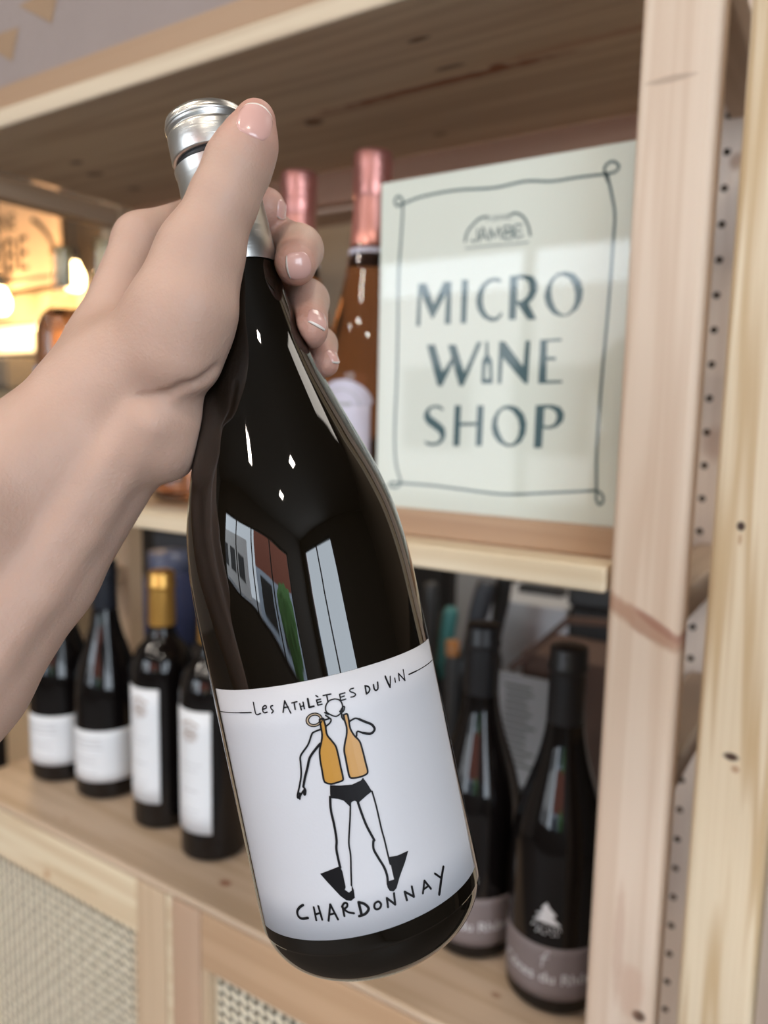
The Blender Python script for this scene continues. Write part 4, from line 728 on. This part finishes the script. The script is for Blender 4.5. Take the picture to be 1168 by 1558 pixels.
def surface_nets(h, lo, hi):
    n = np.ceil((hi - lo) / h).astype(int) + 1; st = 4
    n = ((n - 1) // st + 1) * st + 1
    cn = (n - 1) // st + 1
    g = np.stack(np.meshgrid(*[lo[i] + np.arange(cn[i]) * h * st for i in range(3)], indexing='ij'), -1).reshape(-1, 3)
    dc = hand_sd(g).reshape(cn)
    D = np.repeat(np.repeat(np.repeat(dc, st, 0), st, 1), st, 2)[:n[0], :n[1], :n[2]].copy()
    act = np.abs(D) < h * st * 2.2
    idx = np.argwhere(act)
    vals = np.empty(len(idx))
    for s in range(0, len(idx), 200000): vals[s:s + 200000] = hand_sd(lo + idx[s:s + 200000] * h)
    D[act] = vals
    S = D < 0
    c = np.zeros(tuple(np.array(D.shape) - 1), int)
    for dx in (0, 1):
        for dy in (0, 1):
            for dz in (0, 1): c += S[dx:D.shape[0] - 1 + dx, dy:D.shape[1] - 1 + dy, dz:D.shape[2] - 1 + dz]
    cells = np.argwhere((c > 0) & (c < 8)); ids = -np.ones(c.shape, int); ids[tuple(cells.T)] = np.arange(len(cells))
    acc = np.zeros((len(cells), 3)); cnt = np.zeros(len(cells))
    corners = [(a, b, e) for a in (0, 1) for b in (0, 1) for e in (0, 1)]
    for p in corners:
        for ax in range(3):
            if p[ax]: continue
            q = list(p); q[ax] = 1
            d0 = D[tuple((cells + p).T)]; d1 = D[tuple((cells + q).T)]; m = (d0 < 0) != (d1 < 0)
            t = np.where(m, d0 / np.where(m, d0 - d1, 1), 0)
            pt = np.tile(np.array(p, float), (len(cells), 1)); pt[:, ax] = t
            acc[m] += pt[m]; cnt[m] += 1
    verts = lo + (cells + acc / cnt[:, None]) * h
    faces = []
    for ax in range(3):
        b_, c_ = (ax + 1) % 3, (ax + 2) % 3
        sl0 = [slice(None)] * 3; sl1 = [slice(None)] * 3; sl0[ax] = slice(0, -1); sl1[ax] = slice(1, None)
        A0, A1 = S[tuple(sl0)], S[tuple(sl1)]
        e = np.argwhere(A0 != A1); e = e[(e[:, b_] > 0) & (e[:, c_] > 0) & (e[:, b_] < D.shape[b_] - 1) & (e[:, c_] < D.shape[c_] - 1)]
        flip = A0[tuple(e.T)]
        o = np.zeros(3, int); ob = o.copy(); ob[b_] = 1; oc = o.copy(); oc[c_] = 1
        q = np.stack([ids[tuple((e - ob - oc).T)], ids[tuple((e - oc).T)], ids[tuple(e.T)], ids[tuple((e - ob).T)]], 1)
        q[~flip] = q[~flip][:, ::-1]; faces.append(q)
    return verts, np.concatenate(faces)
def grad(Pn, e=2e-4):
    g = np.stack([hand_sd(Pn + e * np.eye(3)[i]) - hand_sd(Pn - e * np.eye(3)[i]) for i in range(3)], 1)
    return g / (np.linalg.norm(g, axis=1)[:, None] + 1e-12)
allp = np.array([p[:3] for k in HAND for c in (HAND[k] if k not in ('thumb', 'index', 'middle', 'ring', 'pinky') else [HAND[k]]) for p in c])
hv, hf = surface_nets(.00125, allp.min(0) - .034, allp.max(0) + .034)
for _ in range(2): hv = hv - (hand_sd(hv)[:, None] * .8) * grad(hv)
# skin
m_skin, nt_, b_ = newmat('skin'); N = nt_.nodes.new; Lk = nt_.links.new
tc_ = N('ShaderNodeTexCoord'); n1_ = N('ShaderNodeTexNoise'); n1_.inputs['Scale'].default_value = 38; n1_.inputs['Detail'].default_value = 5; Lk(tc_.outputs['Object'], n1_.inputs['Vector'])
mx_ = N('ShaderNodeMix'); mx_.data_type = 'RGBA'; mx_.inputs[6].default_value = (.485, .31, .238, 1); mx_.inputs[7].default_value = (.585, .39, .305, 1); Lk(n1_.outputs['Fac'], mx_.inputs[0])
at_ = N('ShaderNodeAttribute'); at_.attribute_name = 'flush'; mx2 = N('ShaderNodeMix'); mx2.data_type = 'RGBA'; mx2.inputs[7].default_value = (.56, .25, .20, 1)
Lk(mx_.outputs[2], mx2.inputs[6]); Lk(at_.outputs['Fac'], mx2.inputs[0]); Lk(mx2.outputs[2], b_.inputs['Base Color'])
b_.inputs['Roughness'].default_value = .50; b_.inputs['Specular IOR Level'].default_value = .35
b_.inputs['Subsurface Weight'].default_value = .18; b_.inputs['Subsurface Radius'].default_value = (1, .35, .2); b_.inputs['Subsurface Scale'].default_value = .004
n2_ = N('ShaderNodeTexNoise'); n2_.inputs['Scale'].default_value = 420; n2_.inputs['Detail'].default_value = 4; Lk(tc_.outputs['Object'], n2_.inputs['Vector'])
v2_ = N('ShaderNodeTexVoronoi'); v2_.inputs['Scale'].default_value = 900; Lk(tc_.outputs['Object'], v2_.inputs['Vector'])
a_ = N('ShaderNodeMath'); a_.operation = 'MULTIPLY_ADD'; a_.inputs[1].default_value = .35; Lk(v2_.outputs['Distance'], a_.inputs[0]); Lk(n2_.outputs['Fac'], a_.inputs[2])
bp_ = N('ShaderNodeBump'); bp_.inputs['Strength'].default_value = .34; bp_.inputs['Distance'].default_value = .0006; Lk(a_.outputs[0], bp_.inputs['Height']); Lk(bp_.outputs[0], b_.inputs['Normal'])
hand = mesh_obj('person', hv, hf, m_skin, None, True)
tag(hand, 'bare hand and forearm of a person gripping the dark bottle by its neck, thumb up', 'person')
fl_ = np.zeros(len(hv))
for n, rad in (('thumb', .016), ('index', .013), ('middle', .014), ('ring', .014), ('pinky', .012)):
    tip = np.array(HAND[n][-1][:3]); fl_ = np.maximum(fl_, np.clip(1.35 - np.linalg.norm(hv - tip, axis=1) / rad, 0, 1) * .55)
at = hand.data.attributes.new('flush', 'FLOAT', 'POINT'); at.data.foreach_set('value', fl_.astype(np.float32))
m_nail = plain('fingernail_plate', (.68, .40, .35), .22, spec=.5, coat=.3)
m_nailtip = plain('fingernail_edge', (.82, .74, .68), .3)
for nl in NAILS:
    c = np.array(nl['c']); nn = np.array(nl['n']); d = np.array(nl['d']); s = np.cross(nn, d); s /= np.linalg.norm(s)
    nu, nv = 14, 16; P = []; UV = []
    for j in range(nv + 1):
        for i in range(nu + 1):
            u, v = i / nu * 2 - 1, j / nv * 2 - 1
            wv_ = (1 - max(0, -v) ** 3 * .35) * (1 - max(0, v) ** 5 * .25)
            vv = v + (.16 * (1 - u * u) - .16) * (1 if v > 0 else -.9) * abs(v)
            P.append(c + s * u * nl['w'] * wv_ + d * vv * nl['l'] + nn * .004); UV.append((u, v))
    P = np.array(P)
    for it in range(14): P = P - nn * (hand_sd(P) * .7)[:, None].clip(-.004, .004)
    UV = np.array(UV); edge = np.maximum(np.abs(UV[:, 0]), np.where(UV[:, 1] < 0, -UV[:, 1], 0))
    lift = np.where(edge > .93, -.0002, .00028) + .0004 * np.clip(UV[:, 1], 0, 1) ** 2 * (np.abs(UV[:, 0]) < .95)
    lift = np.where(UV[:, 1] > .97, .00045, lift)
    P = P + nn * lift[:, None]
    q = []; fm = []
    for j in range(nv):
        for i in range(nu):
            a0 = j * (nu + 1) + i; q.append((a0, a0 + 1, a0 + nu + 2, a0 + nu + 1)); fm.append(1 if j >= nv - 1 else 0)
    low = len(P); P = np.vstack([P, P - nn * .0005])                # underside, so the plate is solid
    q2 = [tuple(low + k for k in f[::-1]) for f in q]; rim = list(range(nu + 1)) + [j * (nu + 1) + nu for j in range(1, nv + 1)] + [nv * (nu + 1) + i for i in range(nu - 1, -1, -1)] + [j * (nu + 1) for j in range(nv - 1, 0, -1)]
    q3 = [(rim[i], low + rim[i], low + rim[(i + 1) % len(rim)], rim[(i + 1) % len(rim)]) for i in range(len(rim))]
    mesh_obj('fingernail', P, q + q2 + q3, None, hand, True, True, mats=[m_nail, m_nailtip], fmat=fm + fm + [1 if True else 0] * len(q3))
